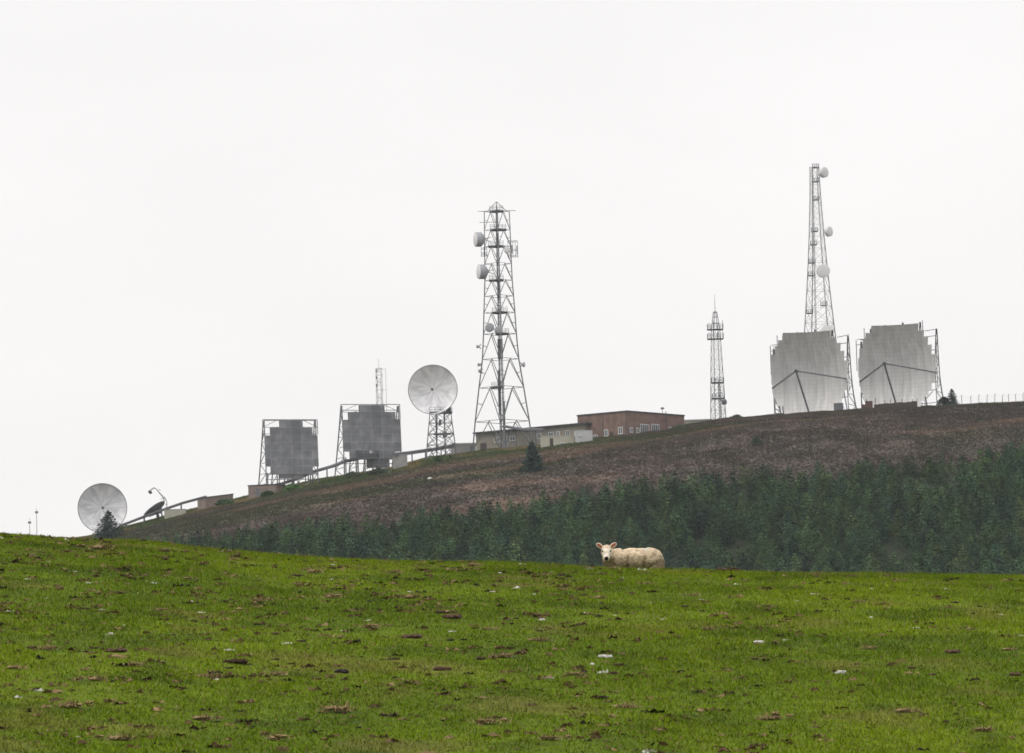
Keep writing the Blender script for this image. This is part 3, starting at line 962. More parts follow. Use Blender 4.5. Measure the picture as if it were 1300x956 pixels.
# ------------------------------------------------------------------ square and curved reflectors
def reflector_screen(name, label, cat, base, yaw, rows_, cell, focal, face, lean=0.0, top_frame=None, trusses=(), back=7.0,
                     group=None, top_z=None, ctr=(0, 0), thick=.18, legs_z=-1.0, sub=1):
    """rows_: (z0, z1, x0, x1) strips of sheets; the reflector opens to local -Y"""
    t = thing(name, label, cat, base, yaw, group)
    cx, cz = ctr
    def ysurf(x, z):
        b = z * math.tan(lean)
        if focal: b -= ((x - cx) ** 2 + (z - cz) ** 2) / (4 * focal)
        return b
    mb = MB(); key = {}; cnt = {}
    zs_ = sorted({z for r in rows_ for z in r[:2]}); xs_ = sorted({x for r in rows_ for x in r[2:]})
    def fill(a):
        out = []
        for p, q_ in zip(a, a[1:]):
            n = max(1, round((q_ - p) / cell)); out += [p + (q_ - p) * k / n for k in range(n)]
        return out + [a[-1]]
    zg, xg = fill(zs_), fill(xs_)
    tw = math.tan(yaw) if focal else 0.0           # the sheets of a row line up along the axis of the beam
    def adj(x, z): return x + ysurf(x, z) * tw
    def vert(i, j, b):
        if (i, j, b) not in key:
            x, z = xg[i], zg[j]
            key[i, j, b] = len(mb.v); mb.v.append((adj(x, z), ysurf(x, z) + (thick if b else 0), z))
        return key[i, j, b]
    cells = set()
    for j in range(len(zg) - 1):
        zm = (zg[j] + zg[j + 1]) / 2
        for i in range(len(xg) - 1):
            xm = (xg[i] + xg[i + 1]) / 2
            if any(r[0] < zm < r[1] and r[2] < xm < r[3] for r in rows_): cells.add((i, j))
    for i, j in cells:
        c = [(i, j), (i + 1, j), (i + 1, j + 1), (i, j + 1)]
        mb.f.append(tuple(vert(*p, 0) for p in c)); mb.f.append(tuple(vert(*p, 1) for p in c[::-1]))
        for (di, dj), (p, q_) in (((0, -1), (c[0], c[1])), ((1, 0), (c[1], c[2])), ((0, 1), (c[2], c[3])), ((-1, 0), (c[3], c[0]))):
            if (i + di, j + dj) not in cells:
                mb.f.append((vert(*q_, 0), vert(*p, 0), vert(*p, 1), vert(*q_, 1)))
    mb.m = [0] * len(mb.f)
    mb.build('reflector', face, t)
    x0, x1 = xs_[0], xs_[-1]; zt = top_z or zs_[-1]
    for xt, ztop, bk in trusses:
        mb = MB()
        n = max(4, int((ztop - legs_z) / 2.2))
        prev = None
        for k in range(n + 1):
            f = k / n; z = legs_z + (ztop - legs_z) * f
            yf = ysurf(xt, max(z, zs_[0])) + thick + .3
            yb = yf * f + (1 - f) * (ysurf(xt, zs_[0]) + bk) + .9
            xa_ = adj(xt, max(z, zs_[0])); a, b = Vector((xa_, yf, z)), Vector((xa_, yb, z))
            if prev:
                mb.bar(prev[0], a, .2); mb.bar(prev[1], b, .22)
                mb.bar(prev[0] if k % 2 else prev[1], b if k % 2 else a, .12)
            mb.bar(a, b, .11); prev = (a, b)
        mb.build('back_truss', 'steel', t)
    if len(trusses) > 1:
        mb = MB()
        xa, xb = trusses[0][0], trusses[-1][0]
        for z in np.arange(zs_[0] + 1.0, zt, 3.0):
            n = 8
            for k in range(n):
                p = [xa + (xb - xa) * (k + d) / n for d in (0, 1)]
                mb.bar((adj(p[0], z), ysurf(p[0], z) + thick + .15, z), (adj(p[1], z), ysurf(p[1], z) + thick + .15, z), .14)
        mb.build('purlins', 'steel', t)
    if top_frame:
        mb = MB()
        xa, xb, za, zb = top_frame
        y = lambda z: ysurf(cx, z) + thick + .25
        mb.bar((xa, y(zb), zb), (xb, y(zb), zb), .16)
        for x in (xa, xb): mb.bar((x, y(za), za), (x, y(zb), zb), .15)
        zm = (za + zb) / 2
        mb.bar((xa, y(zm), zm), (xb, y(zm), zm), .11)
        w = (xb - xa) * .28
        mb.bar((xa, y(zm), zm), (xa + w, y(zb), zb), .1); mb.bar((xb - w, y(zb), zb), (xb, y(zm), zm), .1)
        mb.bar((xa + w * .6, y(za), za), (xa + w * .6, y(zm), zm), .1); mb.bar((xb - w * .6, y(za), za), (xb - w * .6, y(zm), zm), .1)
        mb.build('frame', 'steel', t)
    return t, ysurf, adj


def strips(base, yaw, Y, spec, k=1.0):
    """pixel strips (row_bottom, row_top, x_left, x_right) of the photograph to metres in the screen's own frame"""
    S = Y / F; c = math.cos(yaw)
    bx, by = to_px(base)
    return [((by - a) * S, (by - b) * S, (l - bx) * S / c * k, (r - bx) * S / c * k) for a, b, l, r in spec]


# lower square panel
Y1 = 1000.0
b1 = hill_point(372, Y1); S = Y1 / F
yw = R(18)
spec = [(542, 532.6, 358, 387.5), (552, 542, 346, 399.5), (592, 552, 338.8, 405.5), (601, 592, 345, 398), (607.5, 601, 356, 386)]
rw = strips(b1, yw, Y1, spec); by = to_px(b1)[1]; bx = to_px(b1)[0]
C_ = math.cos(yw)
x_ = lambda px: (px - bx) * S / C_
z_ = lambda row: (by - row) * S
T, ys_, _a = reflector_screen('reflector_screen', 'square grey stepped reflector screen on stilts, the lower of two on the slope', 'reflector screen',
                          b1, yw, rw, .9, None, 'panel', lean=R(4), top_frame=(x_(338), x_(406.5), z_(551), z_(531.6)),
                          trusses=[(x_(340), z_(533), 7.5), (x_(356), z_(541), 7.5), (x_(372), z_(533), 7.5), (x_(389), z_(541), 7.5), (x_(404.5), z_(533), 7.5)],
                          group='square grey reflector screens')
mb = MB()
for px in (341, 353, 372, 392, 404):
    mb.bar((x_(px), .2, -1.5), (x_(px), .3, z_(600)), .22)
mb.bar((x_(338), .0, z_(601.5)), (x_(398), .0, z_(601.5)), .15); mb.bar((x_(338), .0, z_(608.5)), (x_(398), .0, z_(608.5)), .15)
mb.bar((x_(340), .0, z_(608)), (x_(348), .0, z_(592)), .12)
mb.build('stilts', 'steel', T)

# upper square panel
Y2 = 1008.0
b2 = hill_point(474, Y2); S2 = Y2 / F
yw = R(17)
spec = [(522, 513.2, 459, 491.5), (532, 522, 445, 505), (573, 532, 437.3, 511), (583, 573, 445, 503), (594, 583, 466, 495)]
rw = strips(b2, yw, Y2, spec); bx2, by2 = to_px(b2); C2 = math.cos(yw)
x2_ = lambda px: (px - bx2) * S2 / C2
z2_ = lambda row: (by2 - row) * S2
T, ys_, _a = reflector_screen('reflector_screen', 'square grey stepped reflector screen with a railed balcony, the upper of two on the slope', 'reflector screen',
                          b2, yw, rw, .9, None, 'panel', lean=R(4), top_frame=(x2_(437), x2_(511.5), z2_(532), z2_(512.2)),
                          trusses=[(x2_(438.5), z2_(514), 8.5), (x2_(456), z2_(521), 8.5), (x2_(474), z2_(514), 8.5), (x2_(492), z2_(521), 8.5), (x2_(510), z2_(514), 8.5)],
                          group='square grey reflector screens')
mb = MB()
for px in (440, 455, 474, 492, 509): mb.bar((x2_(px), .2, -1.5), (x2_(px), .3, z2_(580)), .22)
mb.bar((x2_(436), 0, z2_(583)), (x2_(504), 0, z2_(583)), .15)
mb.build('stilts', 'steel', T)
mb = MB().box((x2_(452), -2.4, z2_(583.5)), (x2_(478), -.4, z2_(582)))
railing(mb, (x2_(452) + x2_(478)) / 2, -1.4, z2_(582), (x2_(478) - x2_(452)) / 2, 1.0, 1.6, 6, .12)
mb.box((x2_(453), -1.9, z2_(582)), (x2_(458), -.8, z2_(574.5))); mb.box((x2_(462), -1.9, z2_(582)), (x2_(476), -.8, z2_(577)))
for px in (453, 462, 471, 477): mb.bar((x2_(px), -1.4, -1.5), (x2_(px), -1.4, z2_(583)), .16)
mb.build('balcony', 'equip', T)
c = Vector((x2_(468.5), -2.0, z2_(574.5)))
MB().lathe([(0, .05), (.05, .42), (.3, .45), (.45, .05)], c, (0, -1, 0), 14).build('floodlight', 'drum_white', T)

# curved screens with feed tripods
def curved(label, Yc, cpx, spec, yaw, node, ends, trs, ctr_px, group):
    b = hill_point(cpx, Yc); S = Yc / F; bx, by = to_px(b); c = math.cos(yaw)
    xx_ = lambda px: (px - bx) * S / c
    zz_ = lambda row: (by - row) * S
    rw = strips(b, yaw, Yc, spec)
    t, ys, adj = reflector_screen('reflector_screen', label, 'reflector screen', b, yaw, rw, .92, 5.8, 'reflector', lean=R(0),
                             trusses=[(xx_(p), zz_(r), d) for p, r, d in trs], ctr=(xx_(ctr_px[0]), zz_(ctr_px[1])), group=group, legs_z=-1.2)
    sh = Vector((0, 0, 0)); t.location = b + sh
    n = local(b + sh, *node, -5.6, yaw)
    for (px, row) in ends:
        e = Vector((xx_(px), 0, zz_(row))); e.y = ys(e.x, e.z) - .1; e.x = adj(e.x, e.z)
        MB().bar(n, e, .30).build('feed_leg', 'equip', t)
    MB().lathe([(0, .1), (0, .32), (.7, .42), (1.0, .42), (1.0, .05)], n - Vector((0, .5, 0)), (0, 1, 0), 14).build('feed_horn', 'steel_dark', t)
    # edge posts that stand clear of the stepped corners
    for px, ra, rb in ctr_px[2]:
        x = xx_(px); ya = ys(x, zz_(ra)) + .4
        x = adj(x, zz_(ra)); mb = MB().bar((x, ya, zz_(ra)), (x, ya, zz_(rb)), .16); mb.build('edge_post', 'steel', t)
    for (pa, ra, pb, rb) in ctr_px[3]:
        mb = MB().bar((adj(xx_(pa), zz_(ra)), ys(xx_(pa), zz_(ra)) + .4, zz_(ra)), (adj(xx_(pb), zz_(rb)), ys(xx_(pb), zz_(rb)) + .4, zz_(rb)), .14); mb.build('edge_strut', 'steel', t)
    return t, b


STEP = lambda x: x
sp1 = [(433, 424.5, 994.5, 1054), (440, 433, 989, 1061), (450, 440, 985, 1066.5), (462, 450, 980, 1071), (487, 462, 980, 1075), (499, 487, 981, 1074),
       (507, 499, 983, 1070), (515, 507, 986, 1067), (521, 515, 991, 1062), (530, 521, 995, 1058)]
curved('big curved reflector screen with three dark feed legs, in front of the tallest tower', 1036, 1028, sp1, R(-17), (1010.5, 471),
       ((981, 492), (1027, 526), (1074, 485)),
       [(982, 443, 7), (994, 428, 7), (1012, 424, 7.5), (1034, 422, 8), (1055, 424, 8.5), (1074, 433, 9.5)],
       (1027, 493, [(979.5, 475, 438), (988, 450, 425.5), (1076, 500, 431), (983, 526, 505), (993, 526, 515)],
        [(979.5, 439, 989, 438), (979.5, 446, 987, 445), (1062, 433, 1076, 432), (983, 508, 993, 518), (983, 518, 993, 525)]), 'curved reflector screens')
sp2 = [(424, 415.5, 1106.5, 1165), (432, 424, 1099.5, 1172), (442, 432, 1096, 1177), (454, 442, 1092, 1181.5), (478, 454, 1090.5, 1186), (490, 478, 1091.5, 1185),
       (498, 490, 1093.5, 1181), (506, 498, 1096.5, 1177), (512, 506, 1101, 1172), (521, 512, 1104, 1167)]
curved('big curved reflector screen with three dark feed legs, beside a dark bushy conifer', 1036, 1138, sp2, R(-17), (1122.5, 461.5),
       ((1092, 484), (1138, 517), (1186, 477)),
       [(1093, 434, 7), (1105, 419, 7), (1123, 415, 7.5), (1145, 413, 8), (1166, 414, 8.5), (1185.5, 424, 9.5)],
       (1138, 484, [(1088.5, 470, 430.5), (1098.5, 441, 416), (1187.5, 495, 424), (1092, 520, 498), (1170.5, 428, 411)],
        [(1088.5, 431.5, 1099, 431), (1088.5, 438, 1097, 437.5), (1173, 425, 1187, 424.5), (1171, 512, 1182, 500)]), 'curved reflector screens')


# ------------------------------------------------------------------ buildings
def wall_window(t, face, a, z, w, h, bars=1, label=None, dark=False):
    """a window on face 'x' (plane x = 0, looking to -X) or 'y' (plane y = 0, looking to -Y)"""
    def bx(a0, a1, z0, z1, d0, d1):
        return ((-d1, a0, z0), (-d0, a1, z1)) if face == 'x' else ((a0, -d1, z0), (a1, -d0, z1))
    fr = MB(); e = .1
    fr.box(*bx(a, a + w, z, z + e, -.02, .07)); fr.box(*bx(a, a + w, z + h - e, z + h, -.02, .07))
    fr.box(*bx(a, a + e, z + e, z + h - e, -.02, .07)); fr.box(*bx(a + w - e, a + w, z + e, z + h - e, -.02, .07))
    for k in range(1, bars + 1):
        x = a + w * k / (bars + 1); fr.box(*bx(x - .04, x + .04, z + e, z + h - e, -.02, .06))
    o = fr.build('window', 'frame_white', t)
    MB().box(*bx(a + e, a + w - e, z + e, z + h - e, -.02, .03)).build('pane', 'glass', o)
    MB().box(*bx(a - .08, a + w + .08, z - .12, z, -.02, .14)).build('sill', 'grey_wall', o)
    if label: o['label'] = label
    return o


def wall_door(t, face, a, z, w, h, m='door_dark', label=None):
    def bx(a0, a1, z0, z1, d0, d1):
        return ((-d1, a0, z0), (-d0, a1, z1)) if face == 'x' else ((a0, -d1, z0), (a1, -d0, z1))
    o = MB().box(*bx(a, a + w, z, z + h, -.02, .06)).build('door', m, t)
    MB().box(*bx(a + w - .22, a + w - .12, z + h * .45, z + h * .5, .06, .14)).build('handle', 'steel_light', o)
    if label: o['label'] = label
    return o


# red brick block, its near corner towards the viewer
Yb = 1000.0
YAW = R(51)
S = Yb / F
zt_ = P(796, 521, Yb)
bb = Vector((zt_.x, Yb, zt_.z - 6.6))
T = thing('brick_building', 'flat roofed red brick building at the end of the long beige wing', 'building', bb, YAW)
LX, LY, HB = 21.0, 14.0, 6.6
MB().box((0, 0, -4), (LX, LY, HB - .35)).build('wall', 'brick', T)
MB().box((-.12, -.12, HB - .35), (LX + .12, LY + .12, HB)).box((.3, .3, HB), (LX - .3, LY - .3, HB + .02)).build('roof', 'roof', T)
ax_l = lambda px: (796 - px) * S / math.cos(R(39)) * 1.0 * (1 + (796 - px) * .0002)
ax_r = lambda px: (px - 796) * S / math.cos(R(51)) * 1.0
for px, z, w, h, lab in ((771.8, 1.25, 1.1, 1.5, None), (790, 1.55, 1.25, 1.5, None), (758.5, .9, 1.2, .9, None)):
    wall_window(T, 'x', ax_l(px), z, w, h, 1, lab)
wall_door(T, 'x', ax_l(778), -.1, 1.0, 2.3, 'door_dark')
for px, z, w, h, n in ((799, 1.75, 1.1, 1.15, 1), (807.5, 1.75, 1.1, 1.15, 1), (813, 1.7, 3.1, 2.1, 3), (827.5, 2.0, 2.9, 2.0, 3), (850.5, 2.6, 2.0, 1.0, 2)):
    wall_window(T, 'y', ax_r(px), z, w, h, n)
MB().bar((ax_r(846), -.5, 1.4), (ax_r(846), -.3, HB + .4), .12).build('vent_pipe', 'steel_dark', T)
xq = ax_r(844.5)
MB().bar((xq, .3, HB), (xq - .2, .2, HB + 1.0), .1).box((xq - .5, -.1, HB + .9), (xq + .1, .4, HB + 1.3)).build('roof_lamp', 'equip', T)
MB().add([(ax_r(841), -1.6, 2.6), (ax_r(847), -1.6, 1.3), (ax_r(847), -.1, 1.3), (ax_r(841), -.1, 2.6),
          (ax_r(841), -1.6, 2.9), (ax_r(847), -1.6, 1.6), (ax_r(847), -.1, 1.6), (ax_r(841), -.1, 2.9)],
         [(3, 2, 1, 0), (4, 5, 6, 7), (0, 1, 5, 4), (1, 2, 6, 5), (2, 3, 7, 6), (3, 0, 4, 7)]).build('ramp', 'pinkish', T)
MB().bar((-.06, 1.0 + ax_l(770), .5), (-.06, 1.0 + ax_l(770), HB - .4), .1).bar((-.06, .25, .3), (-.06, .25, HB - .4), .12).build('downpipe', 'steel_dark', T)

# the long low wing, in line with the brick block's shaded wall
bw = bb + Matrix.Rotation(YAW, 3, 'Z') @ Vector((-1.2, 11.0, .45))
T = thing('office_wing', 'long low beige building with a dark overhanging flat roof, behind the tall radio tower', 'building', bw, YAW)
LW = 31.5
MB().box((0, .0, -5), (8, LW, 3.75)).build('wall', 'render', T)
MB().box((-.7, -1.0, 3.75), (8.4, LW + .3, 4.15)).build('roof', 'roof', T)
for a, w, h in ((9.0, 1.4, 1.2), (12.5, 1.2, 1.2), (20, 1.6, 1.1), (24.5, 1.6, 1.1), (4.4, 1.1, 1.3), (7.2, .9, 1.3)):
    wall_window(T, 'x', a, 1.5, w, h, 1)
MB().box((-.08, 28.5, -2), (.02, 30.2, 1.6)).build('door', 'door_dark', T)
for a in (10.8, 16, 22): MB().box((-.12, a, -4), (.02, a + .35, 3.74)).build('pilaster', 'grey_wall', T)


def hut(name, label, px_l, px_r, row_b, row_t, Y, yaw, depth, wall, roof_m='roof_light', doors=(), wins=(), over=.12, slope_=0.0, roof_h=.2):
    S = Y / F
    p = P(px_r if yaw > 0 else px_l, row_t, Y)
    h = (row_b - row_t) * S
    t = thing(name, label, 'hut', Vector((p.x, Y, p.z - h)), yaw)
    w = (px_r - px_l) * S / math.cos(yaw)
    x0, x1 = (-w, 0) if yaw > 0 else (0, w)
    a = slope_ * w
    vs = [(x0, 0, -4), (x1, 0, -4), (x1, depth, -4), (x0, depth, -4), (x0, 0, h - a - roof_h), (x1, 0, h - roof_h), (x1, depth, h - roof_h), (x0, depth, h - a - roof_h)]
    MB().add(vs, [(3, 2, 1, 0), (4, 5, 6, 7), (0, 1, 5, 4), (1, 2, 6, 5), (2, 3, 7, 6), (3, 0, 4, 7)]).build('wall', wall, t)
    o = over
    vs = [(x0 - o, -o, h - a - roof_h), (x1 + o, -o, h - roof_h), (x1 + o, depth + o, h - roof_h), (x0 - o, depth + o, h - a - roof_h),
          (x0 - o, -o, h - a), (x1 + o, -o, h), (x1 + o, depth + o, h), (x0 - o, depth + o, h - a)]
    MB().add(vs, [(3, 2, 1, 0), (4, 5, 6, 7), (0, 1, 5, 4), (1, 2, 6, 5), (2, 3, 7, 6), (3, 0, 4, 7)]).build('roof', roof_m, t)
    for f, z, ww, hh_, m in doors: wall_door(t, 'y', x0 + w * f, z, ww, hh_, m)
    for f, z, ww, hh_ in wins: wall_window(t, 'y', x0 + w * f, z, ww, hh_, 1)
    return t


hut('site_hut', 'low cream hut with one dark door, in front of the long beige building', 688, 729, 569, 553, 990, R(6), 3.2, 'cream', 'cream',
    [(.235, .55, .75, 1.7, 'door_dark')], [(.56, .55, .9, .8)], roof_h=.15, over=.05, slope_=-.01)
hut('site_hut', 'plain pale grey hut next to the red brick building', 731, 752, 563, 546, 988, R(6), 3.4, 'white_wall', 'white_wall', [], [(.18, 1.6, .5, .5)], roof_h=.15, over=.05)
hut('site_hut', 'grey hut with pale roof edge, between the raised dish and tall radio tower', 574, 604, 578, 562, 1016, R(5), 4, 'grey_wall', 'roof_light', [(.75, .2, .9, 1.9, 'equip')], [], roof_h=.3)
hut('site_hut', 'low green grey hut half hidden by the ridge, between the brick building and slim mast', 868, 902, 545, 533, 1042, R(-6), 5, 'cream', 'roof_light', [], [], roof_h=.25, over=.3)
hut('brick_shed', 'small brown brick shed with a flat roof, at the foot of the covered walkway', 262, 296, 646, 626.5, 1004, R(22), 6, 'brick_small', 'roof', [], [(.45, 1.5, 1.4, .5)], roof_h=.18, slope_=.12)
hut('brick_shed', 'small brown brick shed below the lower square screen', 315, 350, 640, 616, 999, R(-20), 6, 'brick_small', 'roof', [(.3, 1.3, 1.0, 2.0, 'equip')], [], roof_h=.2)
hut('equipment_cabin', 'pale concrete cabin beside the tilted dish', 208.5, 236, 668, 646, 1008, R(4), 4, 'cream', 'grey_wall', [], [], roof_h=.15, over=.04)
hut('plinth_block', 'blank grey concrete block under the upper square screen', 499, 517, 601, 577, 1004, R(3), 3, 'grey_wall', 'grey_wall', [], [], roof_h=.15, over=.05)


# ------------------------------------------------------------------ cable bridges (covered waveguide runs on posts)
def bridge(label, pts_, Y0, Y1_, posts, thick=.55, drop=None):
    n = len(pts_)
    ps = [P(px, row, Y0 + (Y1_ - Y0) * i / (n - 1)) for i, (px, row) in enumerate(pts_)]
    base = Vector((ps[0].x, ps[0].y, float(hill_z(ps[0].x, ps[0].y))))
    t = thing('cable_bridge', label, 'cable bridge', base)
    mb = MB()
    for a, b in zip(ps, ps[1:]):
        d = (b - a).normalized(); s = d.cross(Vector((0, 0, 1))).normalized() * .7; u = Vector((0, 0, thick / 2))
        A, B_ = a - base - d * .05, b - base + d * .05
        vs = [A - s - u, A + s - u, A + s + u, A - s + u, B_ - s - u, B_ + s - u, B_ + s + u, B_ - s + u]
        mb.add(vs, [(0, 1, 2, 3), (7, 6, 5, 4), (0, 4, 5, 1), (1, 5, 6, 2), (2, 6, 7, 3), (3, 7, 4, 0)])
    mb.build('duct', 'equip', t)
    mb = MB()
    for a, b in zip(ps, ps[1:]):
        for o in (-.75, .75):
            q_ = Vector((0, o, thick / 2 + .08)); mb.bar(a - base + q_, b - base + q_, .12)
    mb.build('edge_rail', 'steel_light', t)
    xs_ = [p.x for p in ps]
    for px in posts:
        k = min(max(i for i in range(n) if pts_[i][0] <= px), n - 2)
        f = (px - pts_[k][0]) / (pts_[k + 1][0] - pts_[k][0])
        p = ps[k].lerp(ps[k + 1], f); g = float(hill_z(p.x, p.y)) - .6
        p = p - base; g -= base.z
        mb = MB()
        for o in (-.55, .55): mb.bar((p.x, p.y + o, g), (p.x, p.y + o, p.z), .24)
        mb.bar((p.x, p.y - .55, (g + p.z) / 2), (p.x, p.y + .55, p.z - .3), .1)
        mb.build('post', 'steel_dark', t)
    return t


bridge('sloping covered cable bridge running from the conifer up past the tilted dish', [(150, 669), (183, 656.5), (209, 647), (232, 639), (262, 631)], 1012, 1012, [160, 183, 230, 257], .36)
bridge('sloping covered cable bridge passing under the two square screens', [(345, 619), (375, 609), (396, 600), (420, 593), (437, 586.5), (456, 582.5)], 1000, 1010, [373, 397, 415, 437, 452], .5)
bridge('covered cable bridge from the upper square screen to the raised dish', [(500, 577.5), (520, 575.5), (548, 571.5), (575, 567)], 1004, 1010, [523, 540, 560], .6)
bridge('dark cable bridge joining the tall radio tower to the offices', [(639, 541.5), (652, 543.5), (666, 545.5), (690, 546)], 1010, 1000, [655, 680], .35)

# ------------------------------------------------------------------ small things along the ridge
for (px, rt, lab) in ((47, 651, 'taller of two thin lamp poles beyond the crest of the field'), (38, 664, 'shorter of two thin lamp poles beyond the crest of the field')):
    Y = 1030.0; b = hill_point(px, Y); b.z -= .3
    t = thing('lamp_pole', lab, 'lamp post', b, 0, 'lamp poles beyond the field')
    zt = local(b, px, rt).z
    MB().bar((0, 0, 0), (0, 0, zt), .15, .10, n=8).build('pole', 'steel_dark', t)
    MB().box((-.35, -.3, zt - .1), (.35, .3, zt + .35)).bar((0, 0, zt), (0, 0, zt + 1.1), .07).build('lamp_head', 'light_lamp', t)

Yf = 1044.0
b = hill_point(1222, Yf)
t = thing('wire_fence', 'wire fence on concrete posts along the ridge, beside the bushy conifer', 'fence', b)
fp = [hill_point(px, Yf + .08 * (px - 1222)) for px in (1212, 1221.5, 1233, 1243, 1253, 1263, 1272.5, 1281, 1290, 1299, 1308, 1318)]
tops = []
for i, p in enumerate(fp):
    q_ = p - b; k = Vector((random.uniform(-.12, .12), 0, 2.0 + random.uniform(-.15, .2)))
    MB().bar(q_ - Vector((0, 0, .4)), q_ + k, .11).bar(q_ + k, q_ + k + Vector((.22, -.1, .3)), .08).build('post', 'wood', t)
    tops.append((q_, k))
mb = MB()
for (p, k), (q_, l) in zip(tops, tops[1:]):
    for f in (.25, .55, .8, 1.0): mb.bar(p + k * f, q_ + l * f, .022, n=3)
mb.build('wire', 'steel', t)

b = hill_point(1137, 1030)
t = thing('retaining_wall', 'low dark timber wall with stakes at the foot of a curved screen', 'wall', b)
a = local(b, 1110, 520); c = local(b, 1164, 516)
mb = MB(); n = 9
for k in range(n):
    p = a.lerp(c, k / n); q_ = a.lerp(c, (k + 1) / n)
    mb.box((p.x, -.25, p.z - 1.2), (q_.x - .02, .25, p.z + 1.15 + .06 * (k % 3)))
mb.build('boards', 'wood', t)
for px in (1111, 1123, 1130, 1145, 1158, 1164):
    p = local(b, px, 519)
    MB().bar((p.x, -.35, p.z - 1.2), (p.x + .1, -.35, p.z + 1.9 + .6 * random.random()), .12).build('stake', 'wood', t)

def cabinet(name, label, px0, px1, rb, rt, Y, m, lid, tilt=0):
    p = P((px0 + px1) / 2, rb, Y); S = Y / F; w = (px1 - px0) * S; h = (rb - rt) * S
    t = thing(name, label, 'equipment box', p, R(tilt))
    MB().box((-w / 2, -.8, -1.2), (w / 2, .8, h - .12)).build('body', m, t)
    MB().box((-w / 2 - .06, -.86, h - .12), (w / 2 + .06, .86, h)).build('lid', lid, t)
    MB().box((-w * .42, -.84, .2), (w * .02, -.8, h - .3)).build('door', m, t)
    return t
cabinet('equipment_box', 'small dark grey equipment box between the two curved screens', 1059.5, 1070, 521.5, 512, 1028, 'equip', 'steel', 8)
cabinet('equipment_box', 'rust brown equipment box with a higher back, between the two curved screens', 1099, 1107.5, 519.5, 509.5, 1028, 'rust', 'rust', -12)
cabinet('equipment_box', 'lower half of a stepped rusty box at the foot of a curved screen', 1094.5, 1099, 520, 514, 1028, 'rust', 'equip', -12)

# conifers and bushes that stand alone
def lone(label, px, row_b, row_t, Y, wpx, seed, **kw):
    b = hill_hit(px, row_b) if Y is None else hill_point(px, Y)
    S = b.y / F; h = (to_px(b)[1] - row_t) * S
    return tree('conifer_tree', label, b, h, wpx * S / 2, seed, **kw)
lone('dark conifer rising over the field crest in front of the low white dish', 138, 690, 648.5, 965, 50, 71, whorls=13, per=10, tris=16, power=.85, leaf=.05, col=(.022, .038, .034))
lone('single small spruce on the heather below the tall radio tower', 677, 599, 561, None, 31, 72, whorls=14, per=11, tris=22, power=.75, leaf=.05, col=(.034, .062, .048))
lone('narrow conifer on the ridge at the end of the wire fence', 1209.5, 519, 494, 1033, 17, 73, whorls=11, per=8, tris=12, power=.6, leaf=.06, col=(.036, .058, .046))


def bush(name, label, loc, r, h, seed, n=420, col=(.035, .06, .04)):
    t = thing(name, label, 'bush', loc)
    g = np.random.default_rng(seed); vs = []; cs = []
    for _ in range(n):
        a = g.random() * 6.28; e = g.random() ** .7; rr = r * (.55 + .5 * g.random()) * math.sqrt(max(0.05, 1 - e * e)) * (1 + .25 * math.sin(3 * a + seed))
        c = np.array([rr * math.cos(a), rr * math.sin(a), h * e * (.75 + .3 * g.random())]); s = .22 * r * (.6 + .8 * g.random())
        for k in range(2):
            d = g.normal(0, 1, (3, 3)); d /= np.linalg.norm(d, axis=1)[:, None]
            vs += list(c + d * s * .8); cs += [np.array(col) * (.6 + .8 * g.random())] * 3
    v = np.array(vs, np.float32)
    np_mesh('crown', v, np.arange(len(v)).reshape(-1, 3), 'needles', np.array(cs, np.float32), parent=t)
    mb = MB()
    for k in range(4): mb.bar((0, 0, -.3), (r * .4 * math.cos(1.6 * k), r * .4 * math.sin(1.6 * k), h * .6), .08, .03)
    mb.build('stem', 'bark', t)
    return t
S = 1036 / F
bush('bush', 'round dark bush at the foot of the narrow conifer on the ridge', hill_point(1199, 1036), 8.5 * S, 11 * S, 81, 500)
bush('bush', 'small dark bush alone on the heather under the slim mast', hill_hit(960, 567), 7 * S, 9 * S, 82, 260)
bush('bush', 'low scrub beside the dark conifer under the white dish', hill_point(115, 930), 9 * .16, 9 * .16, 83, 200)
for px, Y, r, h, col, lab in ((372, 985, 14, 8, (.05, .10, .03), 'bright green bush under the lower square screen'), (340, 985, 10, 7, (.045, .09, .03), 'green bush against the second brick shed'),
                         (285, 992, 12, 7, (.04, .08, .03), 'dull green bush at the first brick shed'), (448, 992, 12, 7, (.045, .06, .035), 'dark scrub below the railed balcony of the square screen'),
                         (480, 992, 14, 7, (.04, .06, .04), 'dark scrub against the concrete block under the upper square screen'), (864, 1000, 10, 4.5, (.05, .085, .035), 'green scrub against the far end of the brick building'),
                         (560, 985, 15, 6, (.05, .085, .03), 'green scrub at the foot of the raised dish tower'),
                         (935, 1042, 9, 5, (.045, .06, .035), 'low green scrub on the ridge beside the slim mast')):
    q_ = Y / F
    bush('bush', lab, hill_point(px, Y), r * q_, h * q_, int(px), 260, col)


def rock(name, label, cat, loc, sx, sy, sz, m, seed, group=None):
    g = np.random.default_rng(seed); mb = MB(); nr, na = 5, 9; vs = []
    for i in range(nr + 1):
        t = math.pi * i / nr
        for k in range(na):
            a = 6.283 * k / na; w = .75 + .5 * g.random()
            vs.append((sx * math.sin(t) * math.cos(a) * w, sy * math.sin(t) * math.sin(a) * w, sz * (.55 + math.cos(t) * (.7 + .3 * g.random()))))
    fs = [(i * na + k, (i + 1) * na + k, (i + 1) * na + (k + 1) % na, i * na + (k + 1) % na) for i in range(nr) for k in range(na)]
    mb.add(vs, fs); o = mb.build(name, m, None); o.location = loc
    return tag(o, label, cat, group)
rock('boulder', 'white boulder in the dark heather below the raised dish', 'rock', hill_hit(546, 609.5), .55, .45, .4, 'stone', 5)


